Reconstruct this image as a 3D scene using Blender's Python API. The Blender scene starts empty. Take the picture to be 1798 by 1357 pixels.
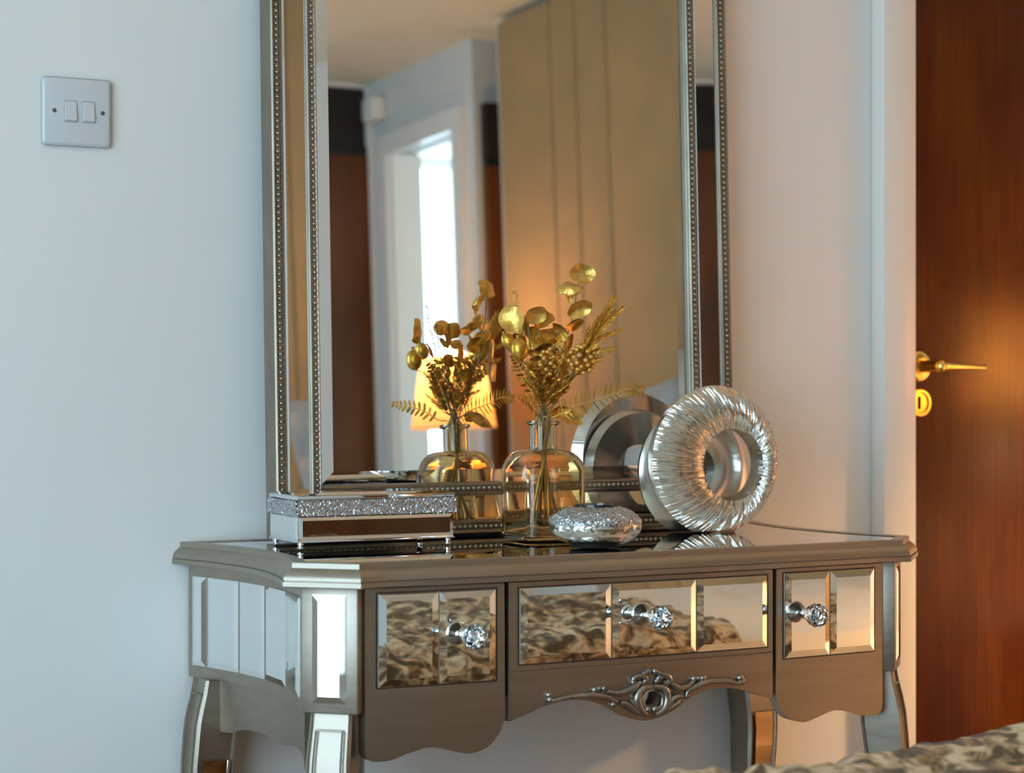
import bpy, bmesh, math, random
from math import sin, cos, pi, radians, sqrt, atan2
from mathutils import Vector, Matrix, noise

random.seed(7)
scene = bpy.context.scene
COL = scene.collection

# ------------------------------------------------------------------ camera
PHI = radians(28.8)
cam_d = bpy.data.cameras.new('camera')
cam = bpy.data.objects.new('camera', cam_d)
COL.objects.link(cam)
cam.location = (-1.392, -2.604, 0.98)
cam.rotation_euler = (radians(90), 0, -PHI)
cam_d.sensor_width = 36
cam_d.lens = 36 * 3727 / 1798
cam_d.clip_start = 0.05
cam_d.dof.use_dof = True
cam_d.dof.focus_distance = 2.70
cam_d.dof.aperture_fstop = 5.4
scene.camera = cam

# ------------------------------------------------------------------ world, daylight, exposure
world = bpy.data.worlds.new('sky')
scene.world = world
world.use_nodes = True
bg = world.node_tree.nodes['Background']
bg.inputs['Color'].default_value = (0.575, 0.82, 1.0, 1)
bg.inputs['Strength'].default_value = 5.3
vs = scene.view_settings
vs.view_transform = 'Standard'
vs.look = 'None'
vs.gamma = 1
vs.use_curve_mapping = False
vs.exposure = 0.09


def portal(name, loc, rot, sx, sy):
    d = bpy.data.lights.new(name, 'AREA')
    d.shape = 'RECTANGLE'
    d.size, d.size_y = sx, sy
    d.cycles.is_portal = True
    o = bpy.data.objects.new(name, d)
    o.location = loc
    o.rotation_euler = rot
    COL.objects.link(o)


# daylight comes in through the french window of the left wall and the hall window, plus an added hall opening
portal('window_daylight', (-2.33, -1.90, 1.14), (0, radians(-90), 0), 1.98, 2.50)
portal('added_hall_daylight', (3.58, -4.5, 1.25), (0, radians(90), 0), 1.9, 1.4)  # unseen side opening, added to brighten the hall
portal('hall_high_daylight', (2.65, -5.58, 1.63), (radians(90), 0, 0), 1.35, 1.38)


def point_light(name, loc, watts, col, r):
    d = bpy.data.lights.new(name, 'POINT')
    d.energy = watts
    d.color = col
    d.shadow_soft_size = r
    o = bpy.data.objects.new(name, d)
    o.location = loc
    COL.objects.link(o)


# ------------------------------------------------------------------ materials
def nodes_of(m):
    m.use_nodes = True
    nt = m.node_tree
    return nt, nt.nodes, nt.links, nt.nodes['Principled BSDF']


def mat(name, col, rough=0.5, metal=0.0, spec=0.5, trans=0.0, ior=1.45, emit=None, estr=0.0,
        var=0.0, vscale=(8, 8, 8), bump=0.0, bscale=(60, 60, 60), rvar=0.0, sheen=0.0, detail=4):
    m = bpy.data.materials.new(name)
    nt, N, L, b = nodes_of(m)
    b.inputs['Base Color'].default_value = (*col, 1)
    b.inputs['Roughness'].default_value = rough
    b.inputs['Metallic'].default_value = metal
    b.inputs['Specular IOR Level'].default_value = spec
    b.inputs['Transmission Weight'].default_value = trans
    b.inputs['IOR'].default_value = ior
    b.inputs['Sheen Weight'].default_value = sheen
    if emit:
        b.inputs['Emission Color'].default_value = (*emit, 1)
        b.inputs['Emission Strength'].default_value = estr
    if var or bump or rvar:
        tc = N.new('ShaderNodeTexCoord')
    if var or rvar:
        mp = N.new('ShaderNodeMapping')
        mp.inputs['Scale'].default_value = vscale
        L.new(tc.outputs['Object'], mp.inputs['Vector'])
        nz = N.new('ShaderNodeTexNoise')
        nz.inputs['Scale'].default_value = 1.0
        nz.inputs['Detail'].default_value = detail
        L.new(mp.outputs['Vector'], nz.inputs['Vector'])
        if var:
            cr = N.new('ShaderNodeValToRGB')
            cr.color_ramp.elements[0].position = 0.3
            cr.color_ramp.elements[1].position = 0.7
            cr.color_ramp.elements[0].color = (*[c * (1 - var) for c in col], 1)
            cr.color_ramp.elements[1].color = (*[min(1, c * (1 + var)) for c in col], 1)
            L.new(nz.outputs['Fac'], cr.inputs['Fac'])
            L.new(cr.outputs['Color'], b.inputs['Base Color'])
        if rvar:
            mr = N.new('ShaderNodeMapRange')
            mr.inputs['To Min'].default_value = max(0, rough - rvar)
            mr.inputs['To Max'].default_value = rough + rvar
            L.new(nz.outputs['Fac'], mr.inputs['Value'])
            L.new(mr.outputs['Result'], b.inputs['Roughness'])
    if bump:
        mp2 = N.new('ShaderNodeMapping')
        mp2.inputs['Scale'].default_value = bscale
        L.new(tc.outputs['Object'], mp2.inputs['Vector'])
        n2 = N.new('ShaderNodeTexNoise')
        n2.inputs['Scale'].default_value = 1.0
        n2.inputs['Detail'].default_value = 3
        L.new(mp2.outputs['Vector'], n2.inputs['Vector'])
        bp = N.new('ShaderNodeBump')
        bp.inputs['Strength'].default_value = bump
        bp.inputs['Distance'].default_value = 0.002
        L.new(n2.outputs['Fac'], bp.inputs['Height'])
        L.new(bp.outputs['Normal'], b.inputs['Normal'])
    return m


M = {}
M['wall'] = mat('white_wall_paint', (0.80, 0.785, 0.765), 0.55, bump=0.04, bscale=(90, 90, 90))
M['wall_grey'] = mat('pale_grey_wall_paint', (0.62, 0.63, 0.62), 0.6)
M['ceiling'] = mat('ceiling_paint', (0.86, 0.78, 0.63), 0.7)
M['trim'] = mat('white_gloss_trim', (0.80, 0.77, 0.73), 0.28)
M['carpet'] = mat('brown_carpet', (0.17, 0.125, 0.085), 0.95, var=0.2, vscale=(120, 120, 120), bump=0.4, bscale=(300, 300, 300))
M['plastic'] = mat('white_switch_plastic', (0.62, 0.63, 0.65), 0.22)
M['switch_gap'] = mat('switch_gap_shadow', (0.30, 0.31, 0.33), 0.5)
M['screw'] = mat('dull_screw_metal', (0.16, 0.16, 0.17), 0.4, metal=0.8)
M['brass'] = mat('polished_brass', (0.95, 0.62, 0.16), 0.22, metal=1.0)
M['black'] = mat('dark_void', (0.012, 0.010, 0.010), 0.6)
M['silver'] = mat('antique_champagne_silver', (0.385, 0.33, 0.27), 0.40, metal=0.95, var=0.07, vscale=(6, 40, 110), rvar=0.06,
                  bump=0.05, bscale=(20, 80, 260))
M['frame'] = mat('antique_silver_frame', (0.29, 0.245, 0.19), 0.36, metal=0.88, var=0.15, vscale=(30, 30, 12))
M['bead'] = mat('worn_silver_bead', (0.46, 0.40, 0.33), 0.3, metal=0.9)
M['carved'] = mat('carved_pewter_scroll', (0.40, 0.37, 0.33), 0.3, metal=0.9, var=0.2, vscale=(60, 60, 60))
M['mirror'] = mat('mirror_glass', (0.90, 0.915, 0.91), 0.004, metal=1.0)
M['mirror_tint'] = mat('bevelled_mirror_glass', (0.86, 0.89, 0.89), 0.01, metal=1.0)
M['mirror_bronze'] = mat('bronze_tinted_mirror', (0.55, 0.38, 0.22), 0.06, metal=1.0)
M['chrome'] = mat('polished_chrome', (0.80, 0.83, 0.85), 0.06, metal=1.0)
M['crystal'] = mat('clear_crystal', (0.97, 0.98, 1.0), 0.0, trans=1.0, ior=1.6)
M['chips'] = mat('crushed_mirror_chips', (0.50, 0.51, 0.55), 0.24, metal=1.0, var=0.45, vscale=(700, 700, 700), detail=1)
M['glass'] = mat('smoky_amber_glass', (0.87, 0.74, 0.50), 0.0, trans=1.0, ior=1.45)
M['ceramic'] = mat('plated_silver_ceramic', (0.66, 0.62, 0.57), 0.17, metal=1.0)
M['ceramic_smooth'] = mat('smooth_plated_ceramic', (0.60, 0.57, 0.53), 0.22, metal=1.0)
M['gold'] = mat('gold_lacquer', (0.68, 0.355, 0.055), 0.34, metal=0.92, var=0.22, vscale=(160, 160, 160))
M['gold_pale'] = mat('pale_gold_leaf', (0.82, 0.48, 0.115), 0.33, metal=0.88, var=0.2, vscale=(120, 120, 120), bump=0.25, bscale=(400, 400, 400))
M['gold_dark'] = mat('dark_gold_sprig', (0.44, 0.215, 0.035), 0.38, metal=0.85, var=0.25, vscale=(200, 200, 200))
M['stem'] = mat('brown_gold_stem', (0.34, 0.23, 0.10), 0.45, metal=0.5)
M['lamp_base'] = mat('pale_ceramic_lamp_base', (0.75, 0.72, 0.66), 0.25)
M['cream'] = mat('cream_duvet_cotton', (0.78, 0.68, 0.56), 0.85, sheen=0.2)
M['grey_pillow'] = mat('grey_satin_pillow', (0.33, 0.32, 0.31), 0.5, sheen=0.3, var=0.12, vscale=(9, 9, 9))
M['taupe'] = mat('taupe_upholstery', (0.37, 0.225, 0.10), 0.75, sheen=0.1, var=0.08, vscale=(5, 5, 5))
M['bed_base'] = mat('dark_bed_base', (0.10, 0.07, 0.05), 0.7)
M['dark_panel'] = mat('black_brown_panel', (0.020, 0.011, 0.010), 0.5)


def wood(name, c0, c1, c2, rough):
    m = bpy.data.materials.new(name)
    nt, N, L, b = nodes_of(m)
    tc = N.new('ShaderNodeTexCoord')
    mp = N.new('ShaderNodeMapping')
    mp.inputs['Scale'].default_value = (9, 9, 2.2)
    L.new(tc.outputs['Object'], mp.inputs['Vector'])
    n1 = N.new('ShaderNodeTexNoise')
    n1.inputs['Scale'].default_value = 1.0
    n1.inputs['Detail'].default_value = 5
    L.new(mp.outputs['Vector'], n1.inputs['Vector'])
    mp2 = N.new('ShaderNodeMapping')
    mp2.inputs['Scale'].default_value = (140, 140, 5)
    L.new(tc.outputs['Object'], mp2.inputs['Vector'])
    n2 = N.new('ShaderNodeTexNoise')
    n2.inputs['Scale'].default_value = 1.0
    n2.inputs['Detail'].default_value = 3
    L.new(mp2.outputs['Vector'], n2.inputs['Vector'])
    mx = N.new('ShaderNodeMix')
    mx.inputs['Factor'].default_value = 0.3
    L.new(n1.outputs['Fac'], mx.inputs[2])
    L.new(n2.outputs['Fac'], mx.inputs[3])
    cr = N.new('ShaderNodeValToRGB')
    cr.color_ramp.elements[0].position = 0.33
    cr.color_ramp.elements[0].color = (*c0, 1)
    cr.color_ramp.elements[1].position = 0.68
    cr.color_ramp.elements[1].color = (*c2, 1)
    e = cr.color_ramp.elements.new(0.5)
    e.color = (*c1, 1)
    L.new(mx.outputs[0], cr.inputs['Fac'])
    L.new(cr.outputs['Color'], b.inputs['Base Color'])
    b.inputs['Roughness'].default_value = rough
    b.inputs['Specular IOR Level'].default_value = 0.35
    return m


M['wood'] = wood('mahogany_door', (0.045, 0.0085, 0.0008), (0.080, 0.018, 0.0015), (0.13, 0.038, 0.003), 0.28)
M['wood_dark'] = wood('dark_walnut_door', (0.085, 0.022, 0.003), (0.125, 0.036, 0.005), (0.165, 0.052, 0.008), 0.45)


def velvet():
    m = bpy.data.materials.new('crushed_brown_velvet')
    nt, N, L, b = nodes_of(m)
    tc = N.new('ShaderNodeTexCoord')
    mp = N.new('ShaderNodeMapping')
    mp.inputs['Scale'].default_value = (30, 26, 44)
    L.new(tc.outputs['Object'], mp.inputs['Vector'])
    n1 = N.new('ShaderNodeTexNoise')
    n1.inputs['Scale'].default_value = 1.0
    n1.inputs['Detail'].default_value = 5
    n1.inputs['Distortion'].default_value = 1.1
    L.new(mp.outputs['Vector'], n1.inputs['Vector'])
    cr = N.new('ShaderNodeValToRGB')
    cr.color_ramp.elements[0].position = 0.42
    cr.color_ramp.elements[0].color = (0.105, 0.055, 0.020, 1)
    cr.color_ramp.elements[1].position = 0.60
    cr.color_ramp.elements[1].color = (0.74, 0.54, 0.33, 1)
    e = cr.color_ramp.elements.new(0.5)
    e.color = (0.34, 0.205, 0.09, 1)
    L.new(n1.outputs['Fac'], cr.inputs['Fac'])
    L.new(cr.outputs['Color'], b.inputs['Base Color'])
    b.inputs['Roughness'].default_value = 0.7
    b.inputs['Sheen Weight'].default_value = 0.1
    bp = N.new('ShaderNodeBump')
    bp.inputs['Strength'].default_value = 0.6
    bp.inputs['Distance'].default_value = 0.01
    L.new(n1.outputs['Fac'], bp.inputs['Height'])
    L.new(bp.outputs['Normal'], b.inputs['Normal'])
    return m


M['velvet'] = velvet()


def shade_mat():
    m = bpy.data.materials.new('lit_lampshade_fabric')
    nt, N, L, b = nodes_of(m)
    b.inputs['Base Color'].default_value = (0.9, 0.72, 0.48, 1)
    b.inputs['Roughness'].default_value = 0.9
    tr = N.new('ShaderNodeBsdfTranslucent')
    tr.inputs['Color'].default_value = (0.95, 0.74, 0.46, 1)
    mx = N.new('ShaderNodeMixShader')
    mx.inputs['Fac'].default_value = 0.75
    L.new(b.outputs['BSDF'], mx.inputs[1])
    L.new(tr.outputs['BSDF'], mx.inputs[2])
    L.new(mx.outputs['Shader'], N['Material Output'].inputs['Surface'])
    return m


M['bulb'] = mat('glowing_bulb', (1, 0.8, 0.5), 0.5, emit=(1.0, 0.62, 0.28), estr=8)
M['shade'] = shade_mat()

# ------------------------------------------------------------------ object helpers
WM = {}


def link(o, parent=None, matrix=None):
    COL.objects.link(o)
    mw = matrix if matrix is not None else Matrix.Identity(4)
    if parent is not None:
        o.parent = parent
        o.matrix_parent_inverse = WM[parent.name].inverted()
    o.matrix_basis = mw
    WM[o.name] = mw.copy()
    return o


def tag(o, label=None, cat=None, group=None, kind=None):
    if label:
        o['label'] = label
    if cat:
        o['category'] = cat
    if group:
        o['group'] = group
    if kind:
        o['kind'] = kind
    return o


def thing(name, loc, label, cat, group=None):
    o = bpy.data.objects.new(name, None)
    o.empty_display_size = 0.05
    link(o, None, Matrix.Translation(Vector(loc)))
    return tag(o, label, cat, group)


def mk(name, verts, faces, m, parent=None, smooth=None, T=None, matrix=None):
    me = bpy.data.meshes.new(name)
    if T is not None:
        verts = [T @ Vector(v) for v in verts]
    me.from_pydata([tuple(v) for v in verts], [], faces)
    bm = bmesh.new()
    bm.from_mesh(me)
    bmesh.ops.recalc_face_normals(bm, faces=bm.faces)
    bm.to_mesh(me)
    bm.free()
    shade(me, smooth)
    me.materials.append(m)
    o = bpy.data.objects.new(name, me)
    return link(o, parent, matrix)


def shade(me, smooth):
    if smooth is not None:
        for p in me.polygons:
            p.use_smooth = True
        if smooth < 180:
            me.set_sharp_from_angle(angle=radians(smooth))


def mkbm(name, bm, m, parent=None, smooth=None, T=None, matrix=None):
    if T is not None:
        bmesh.ops.transform(bm, matrix=T, verts=bm.verts)
    bmesh.ops.recalc_face_normals(bm, faces=bm.faces)
    me = bpy.data.meshes.new(name)
    bm.to_mesh(me)
    bm.free()
    shade(me, smooth)
    me.materials.append(m)
    return link(bpy.data.objects.new(name, me), parent, matrix)


def dup(src, parent, matrix):
    o = bpy.data.objects.new(src.name.split('.')[0], src.data)
    return link(o, parent, matrix)


def bx(bm, x0, x1, y0, y1, z0, z1, bev=0.0, seg=2):
    g = bmesh.ops.create_cube(bm, size=1.0)
    T = Matrix.Translation(((x0 + x1) / 2, (y0 + y1) / 2, (z0 + z1) / 2)) @ Matrix.Diagonal((abs(x1 - x0), abs(y1 - y0), abs(z1 - z0), 1))
    bmesh.ops.transform(bm, matrix=T, verts=g['verts'])
    if bev:
        es = list({e for v in g['verts'] for e in v.link_edges})
        bmesh.ops.bevel(bm, geom=es, offset=bev, segments=seg, affect='EDGES', profile=0.5)


def box(name, x0, x1, y0, y1, z0, z1, m, parent=None, bev=0.0, T=None, seg=2):
    bm = bmesh.new()
    bx(bm, x0, x1, y0, y1, z0, z1, bev, seg)
    return mkbm(name, bm, m, parent, 40 if bev else None, T)


def lathe_vf(prof, n, close_top=False, close_bot=False):
    V, F = [], []
    for (r, z) in prof:
        for k in range(n):
            a = 2 * pi * k / n
            V.append((r * cos(a), r * sin(a), z))
    for i in range(len(prof) - 1):
        for k in range(n):
            k2 = (k + 1) % n
            F.append((i * n + k, i * n + k2, (i + 1) * n + k2, (i + 1) * n + k))
    if close_bot:
        F.append(tuple(range(n))[::-1])
    if close_top:
        b = (len(prof) - 1) * n
        F.append(tuple(range(b, b + n)))
    return V, F


def lathe(name, prof, n, m, parent, T, smooth=40, ct=True, cb=True):
    V, F = lathe_vf(prof, n, ct, cb)
    return mk(name, V, F, m, parent, smooth, T)


def spline(pts, n):
    """Catmull-Rom through pts, n samples per span"""
    P = [Vector(p) for p in pts]
    if len(P) == 2:
        return [P[0].lerp(P[1], i / n) for i in range(n + 1)]
    P = [P[0] * 2 - P[1]] + P + [P[-1] * 2 - P[-2]]
    out = []
    for i in range(1, len(P) - 2):
        for j in range(n):
            t = j / n
            a, b, c, d = P[i - 1], P[i], P[i + 1], P[i + 2]
            out.append(0.5 * ((2 * b) + (c - a) * t + (2 * a - 5 * b + 4 * c - d) * t * t + (3 * b - a - 3 * c + d) * t ** 3))
    out.append(P[-2])
    return out


def tube_vf(path, rad, n=6, V=None, F=None):
    if V is None:
        V, F = [], []
    path = [Vector(p) for p in path]
    base = len(V)
    up = None
    for i, p in enumerate(path):
        t = (path[min(i + 1, len(path) - 1)] - path[max(i - 1, 0)])
        if t.length < 1e-9:
            t = Vector((0, 0, 1))
        t.normalize()
        if up is None:
            up = t.orthogonal().normalized()
        up = (up - t * up.dot(t))
        up = up.normalized() if up.length > 1e-6 else t.orthogonal().normalized()
        s = t.cross(up)
        r = rad(i / (len(path) - 1)) if callable(rad) else rad
        for k in range(n):
            a = 2 * pi * k / n
            V.append(p + (up * cos(a) + s * sin(a)) * r)
    for i in range(len(path) - 1):
        for k in range(n):
            k2 = (k + 1) % n
            F.append((base + i * n + k, base + i * n + k2, base + (i + 1) * n + k2, base + (i + 1) * n + k))
    F.append(tuple(base + k for k in range(n))[::-1])
    e = base + (len(path) - 1) * n
    F.append(tuple(e + k for k in range(n)))
    return V, F


def ico(sub, r=1.0):
    bm = bmesh.new()
    bmesh.ops.create_icosphere(bm, subdivisions=sub, radius=r)
    V = [v.co.copy() for v in bm.verts]
    bm.verts.index_update()
    F = [tuple(v.index for v in f.verts) for f in bm.faces]
    bm.free()
    return V, F


def struct(name, boxes, m, label=None):
    bm = bmesh.new()
    for b in boxes:
        bx(bm, *b)
    o = mkbm(name, bm, m)
    return tag(o, label, None, None, 'structure')


# ================================================================== THE ROOM
CZ = 2.35
struct('floor', [(-2.4, 2.4, -4.4, 0.12, -0.06, 0.0)], M['carpet'], 'brown carpet floor under the dressing table')
struct('ceiling', [(-2.4, 2.4, -4.4, 0.12, CZ, CZ + 0.06)], M['ceiling'], 'cream painted ceiling seen in the mirror')
struct('wall_back', [(-2.4, 0.715, 0.0, 0.12, 0, CZ), (0.715, 1.56, 0.0, 0.12, 2.05, CZ), (1.56, 2.4, 0.0, 0.12, 0, CZ)],
       M['wall'], 'plain white wall behind the dressing table and mirror')
# left wall with the french window opening
WY0, WY1 = -3.15, -0.65
struct('wall_left', [(-2.4, -2.3, -4.4, WY0, 0, CZ), (-2.4, -2.3, WY1, 0.12, 0, CZ), (-2.4, -2.3, WY0, WY1, 2.13, CZ),
                     (-2.4, -2.3, WY0, WY1, 0, 0.15)], M['wall'], 'white wall with tall window on the left side')
struct('window_1', [(-2.38, -2.32, WY0, WY0 + 0.06, 0.15, 2.13), (-2.38, -2.32, WY1 - 0.06, WY1, 0.15, 2.13),
                    (-2.38, -2.32, WY0 + 0.06, WY1 - 0.06, 2.07, 2.13), (-2.38, -2.32, WY0 + 0.06, WY1 - 0.06, 0.15, 0.21),
                    (-2.375, -2.325, -1.93, -1.87, 0.21, 2.07)], M['trim'], 'tall white framed window letting in daylight')
# right wall with niche and doorway (seen in the mirror)
struct('wall_right', [(1.8, 1.9, -3.33, 0.12, 0, CZ), (1.8, 1.9, -3.56, -3.50, 0, CZ), (1.8, 1.9, -4.12, -3.56, 2.08, CZ),
                      (1.8, 1.9, -4.4, -4.12, 0, CZ)], M['wall_grey'], 'pale grey side wall with doorway seen in the mirror')
struct('wall_niche', [(2.3, 2.4, -3.56, -3.2, 0, CZ), (1.9, 2.3, -3.33, -3.30, 0, CZ), (1.9, 2.3, -3.53, -3.50, 0, CZ)],
       M['ceiling'], 'cream wall above the narrow dark cupboard in the mirror')
struct('wall_front', [(-2.4, 0.93, -4.4, -4.28, 0, CZ), (0.93, 1.8, -4.4, -4.28, 2.335, CZ), (0.93, 1.8, -4.4, -4.34, 0, 2.335)], M['wall'], 'white wall on the far side of the room')
# doorway architrave in the side wall
struct('trim_2', [(1.775, 1.80, -3.62, -3.55, 0, 2.14), (1.775, 1.80, -4.19, -4.12, 0, 2.14), (1.775, 1.80, -4.12, -3.62, 2.07, 2.14),
                  (1.795, 1.905, -4.13, -4.10, 0, 2.075), (1.795, 1.905, -3.58, -3.555, 0, 2.075)], M['trim'], 'white frame around the bright doorway in the mirror')
# bright hall behind it
struct('wall_hall', [(2.41, 3.7, -3.32, -3.2, 0, CZ), (3.6, 3.7, -5.2, -3.8, 2.2, CZ), (3.6, 3.7, -5.2, -3.8, 0, 0.3), (3.6, 3.7, -5.7, -5.2, 0, CZ), (3.6, 3.7, -3.8, -3.2, 0, CZ),
                     (1.8, 1.9, -5.7, -4.41, 0, CZ), (1.9, 3.6, -5.7, -5.6, 0, 0.95), (3.33, 3.6, -5.7, -5.6, 0.95, CZ), (1.9, 1.975, -5.7, -5.6, 0.95, CZ)], M['wall'], 'white hall wall beyond the doorway')
struct('floor_hall', [(1.8, 3.7, -5.7, -3.2, -0.06, 0.0)], M['carpet'], 'carpet of the hall beyond the doorway')
struct('ceiling_hall', [(1.9, 3.7, -5.7, -3.2, CZ, CZ + 0.06)], M['ceiling'], 'ceiling of the hall beyond the doorway')
struct('window_2', [(1.975, 3.33, -5.66, -5.60, 0.95, 1.0), (1.975, 3.33, -5.66, -5.60, 2.31, CZ), (2.80, 2.85, -5.66, -5.60, 1.0, 2.31)],
       M['trim'], 'high bright hall window beyond the doorway')
struct('added_hall_window', [(3.62, 3.66, -5.2, -5.15, 0.3, 2.2), (3.62, 3.66, -3.85, -3.8, 0.3, 2.2), (3.62, 3.66, -5.15, -3.85, 0.3, 0.35), (3.62, 3.66, -5.15, -3.85, 2.15, 2.2)],
       M['trim'], 'unseen tall side window added to brighten the hall')  # stands out of view, added so the hall looks bright
# baseboards of the picture wall
struct('baseboard_back', [(-2.3, 0.67, -0.018, 0.0, 0, 0.12)], M['trim'], 'white skirting board along the wall')

# ---- door with architrave on the right of the picture
bm = bmesh.new()
bx(bm, 0.67, 0.735, -0.034, 0.0, 0, 2.12, 0.006)
bx(bm, 1.545, 1.61, -0.034, 0.0, 0, 2.12, 0.006)
bx(bm, 0.735, 1.545, -0.034, 0.0, 2.055, 2.12, 0.006)
bx(bm, 0.715, 0.735, -0.012, 0.12, 0, 2.055)
bx(bm, 1.545, 1.56, -0.012, 0.12, 0, 2.055)
bx(bm, 0.735, 1.545, -0.012, 0.12, 2.04, 2.055)
tag(mkbm('trim_1', bm, M['trim'], None, 40), 'white gloss architrave left of the brown door', None, None, 'structure')
d1 = box('door_1', 0.738, 1.542, 0.05, 0.09, 0.005, 2.035, M['wood'], None, 0.002)
tag(d1, 'reddish brown mahogany flush door with brass lever', None, None, 'structure')
RY = Matrix.Rotation(radians(90), 4, 'X')   # lathe axis z -> -y


def Ty(x, y, z):
    return Matrix.Translation((x, y, z)) @ RY


HX, HZ = 0.806, 1.012
lathe('handle_rose', [(0.0242, 0), (0.0242, 0.004), (0.021, 0.0075), (0.012, 0.009)], 40, M['brass'], d1, Ty(HX, 0.05, HZ))
hn = lathe('door_handle', [(0.0115, 0.0), (0.0095, 0.004), (0.009, 0.045)], 24, M['brass'], d1, Ty(HX, 0.043, HZ))
V, F = [], []
path = spline([(HX - 0.006, 0.0, HZ), (HX + 0.004, -0.001, HZ), (HX + 0.014, -0.002, HZ), (HX + 0.03, -0.003, HZ - 0.0005),
               (HX + 0.06, -0.001, HZ - 0.001), (HX + 0.098, 0.004, HZ - 0.002)], 6)
rr = [(0, 0.006), (0.1, 0.0105), (0.2, 0.0112), (0.34, 0.0075), (0.5, 0.0062), (1, 0.0036)]


def rlever(t):
    for (a, ra), (b, rb) in zip(rr, rr[1:]):
        if t <= b:
            return ra + (rb - ra) * (t - a) / (b - a)
    return rr[-1][1]


tube_vf(path, rlever, 16, V, F)
mk('lever', V, F, M['brass'], hn, 50)
es = lathe('keyhole_escutcheon', [(0.0235, 0), (0.0235, 0.003), (0.021, 0.006), (0.017, 0.006), (0.0155, 0.003), (0.0, 0.003)], 40, M['brass'], d1,
           Ty(HX + 0.001, 0.05, 0.954), ct=False)
bm = bmesh.new()
bx(bm, HX - 0.0025, HX + 0.0025, 0.0455, 0.0472, 0.944, 0.964, 0.001)
mkbm('keyhole', bm, M['black'], es)

# ---- far doors seen in the mirror
fd = box('door_2', 0.95, 1.775, -4.30, -4.26, 0.0, 2.09, M['wood_dark'])
tag(fd, 'dark brown door on the far wall seen in the mirror', None, None, 'structure')
tp = box('transom_panel', 0.95, 1.775, -4.32, -4.275, 2.125, 2.33, M['dark_panel'], fd)
box('door_rail', 0.93, 1.79, -4.33, -4.265, 2.09, 2.125, M['black'], fd)
struct('trim_3', [(0.90, 0.949, -4.33, -4.255, 0, 2.335), (1.776, 1.799, -4.33, -4.255, 0, 2.335)], M['trim'], 'white casing beside the dark far door in the mirror')
cb = thing('narrow_cupboard', (2.05, -3.48, 0), 'narrow dark brown cupboard in the niche seen in the mirror', 'cupboard')
box('lower_door', 1.822, 2.29, -3.498, -3.462, 0.0, 1.93, M['wood_dark'], cb, 0.002)
box('upper_door', 1.822, 2.29, -3.498, -3.462, 1.955, 2.135, M['dark_panel'], cb, 0.002)
box('cupboard_rail', 1.825, 2.29, -3.498, -3.466, 1.93, 1.955, M['black'], cb)
sd = box('alarm_sounder', 1.745, 1.80, -4.24, -4.14, 2.20, 2.285, M['trim'], None, 0.012)
tag(sd, 'small white box fixed high on the wall beside the dark transom', 'alarm')

# ================================================================== LIGHT SWITCH
sw = thing('light_switch', (-0.5875, -0.001, 1.281), 'white double rocker light switch on the wall left of the mirror', 'light switch')
bm = bmesh.new()
bx(bm, -0.6325, -0.5425, -0.009, 0.0, 1.281, 1.367, 0.0058, 4)
mkbm('switch_plate', bm, M['plastic'], sw, 60)
for cx in (-0.5957, -0.5727):
    V = [(cx - .0078, -.0088, 1.3115), (cx + .0078, -.0088, 1.3115), (cx + .0078, -.0088, 1.3375), (cx - .0078, -.0088, 1.3375),
         (cx - .0070, -.0125, 1.3135), (cx + .0070, -.0125, 1.3135), (cx + .0070, -.0096, 1.3368), (cx - .0070, -.0096, 1.3368)]
    mk('rocker', V, [(4, 5, 6, 7), (0, 1, 5, 4), (1, 2, 6, 5), (2, 3, 7, 6), (3, 0, 4, 7)], M['plastic'], sw)
    box('rocker_gap_shade', cx - .0084, cx + .0084, -.0091, -.0085, 1.3108, 1.3382, M['switch_gap'], sw)  # thin grey sheet stands in for the shaded gap around the rocker
for cx in (-0.6170, -0.5548):
    lathe('screw', [(0.0027, 0), (0.0027, 0.0008), (0.0018, 0.0013)], 16, M['screw'], sw, Ty(cx, -0.0088, 1.3245))

# ================================================================== DRESSING TABLE
TZ = 0.78
tb = thing('dressing_table', (0, -0.21, 0), 'champagne silver mirrored dressing table with curved legs and crystal knobs', 'dressing table')
A = Vector((0.435, 0.362))
Bp = Vector((0.386, 0.411))


def side_x(s):      # s 0 back .. 1 front corner
    return 0.4385 - 0.0035 * s - 0.032 * 4 * s * (1 - s)


def yface(x):       # drawer faces: gentle bow
    return -0.4135 + 0.0853 * x * x


def ytop(x):        # moulding base line
    ax = abs(x)
    y = -0.4165 + 0.075 * x * x
    if ax > 0.33:
        t = (ax - 0.33) / (0.386 - 0.33)
        y0 = -0.4165 + 0.075 * 0.33 ** 2
        y = y0 * (1 - t * t) + -0.411 * t * t + 0.004 * sin(pi * t)
    return y


def outline():
    """half outline from back-right going clockwise to back-left (x, y)"""
    R = []
    n = 22
    for i in range(n + 1):
        s = i / n
        R.append((side_x(s), -0.362 * s - 0.002 * (1 - s)))
    R.append((Bp.x, -Bp.y))
    m = 15
    for i in range(1, m):
        x = Bp.x * (1 - i / m)
        R.append((x, ytop(x)))
    R.append((0.0, ytop(0)))
    return R + [(-x, y) for (x, y) in R[-2::-1]]


OUT = outline()


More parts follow.
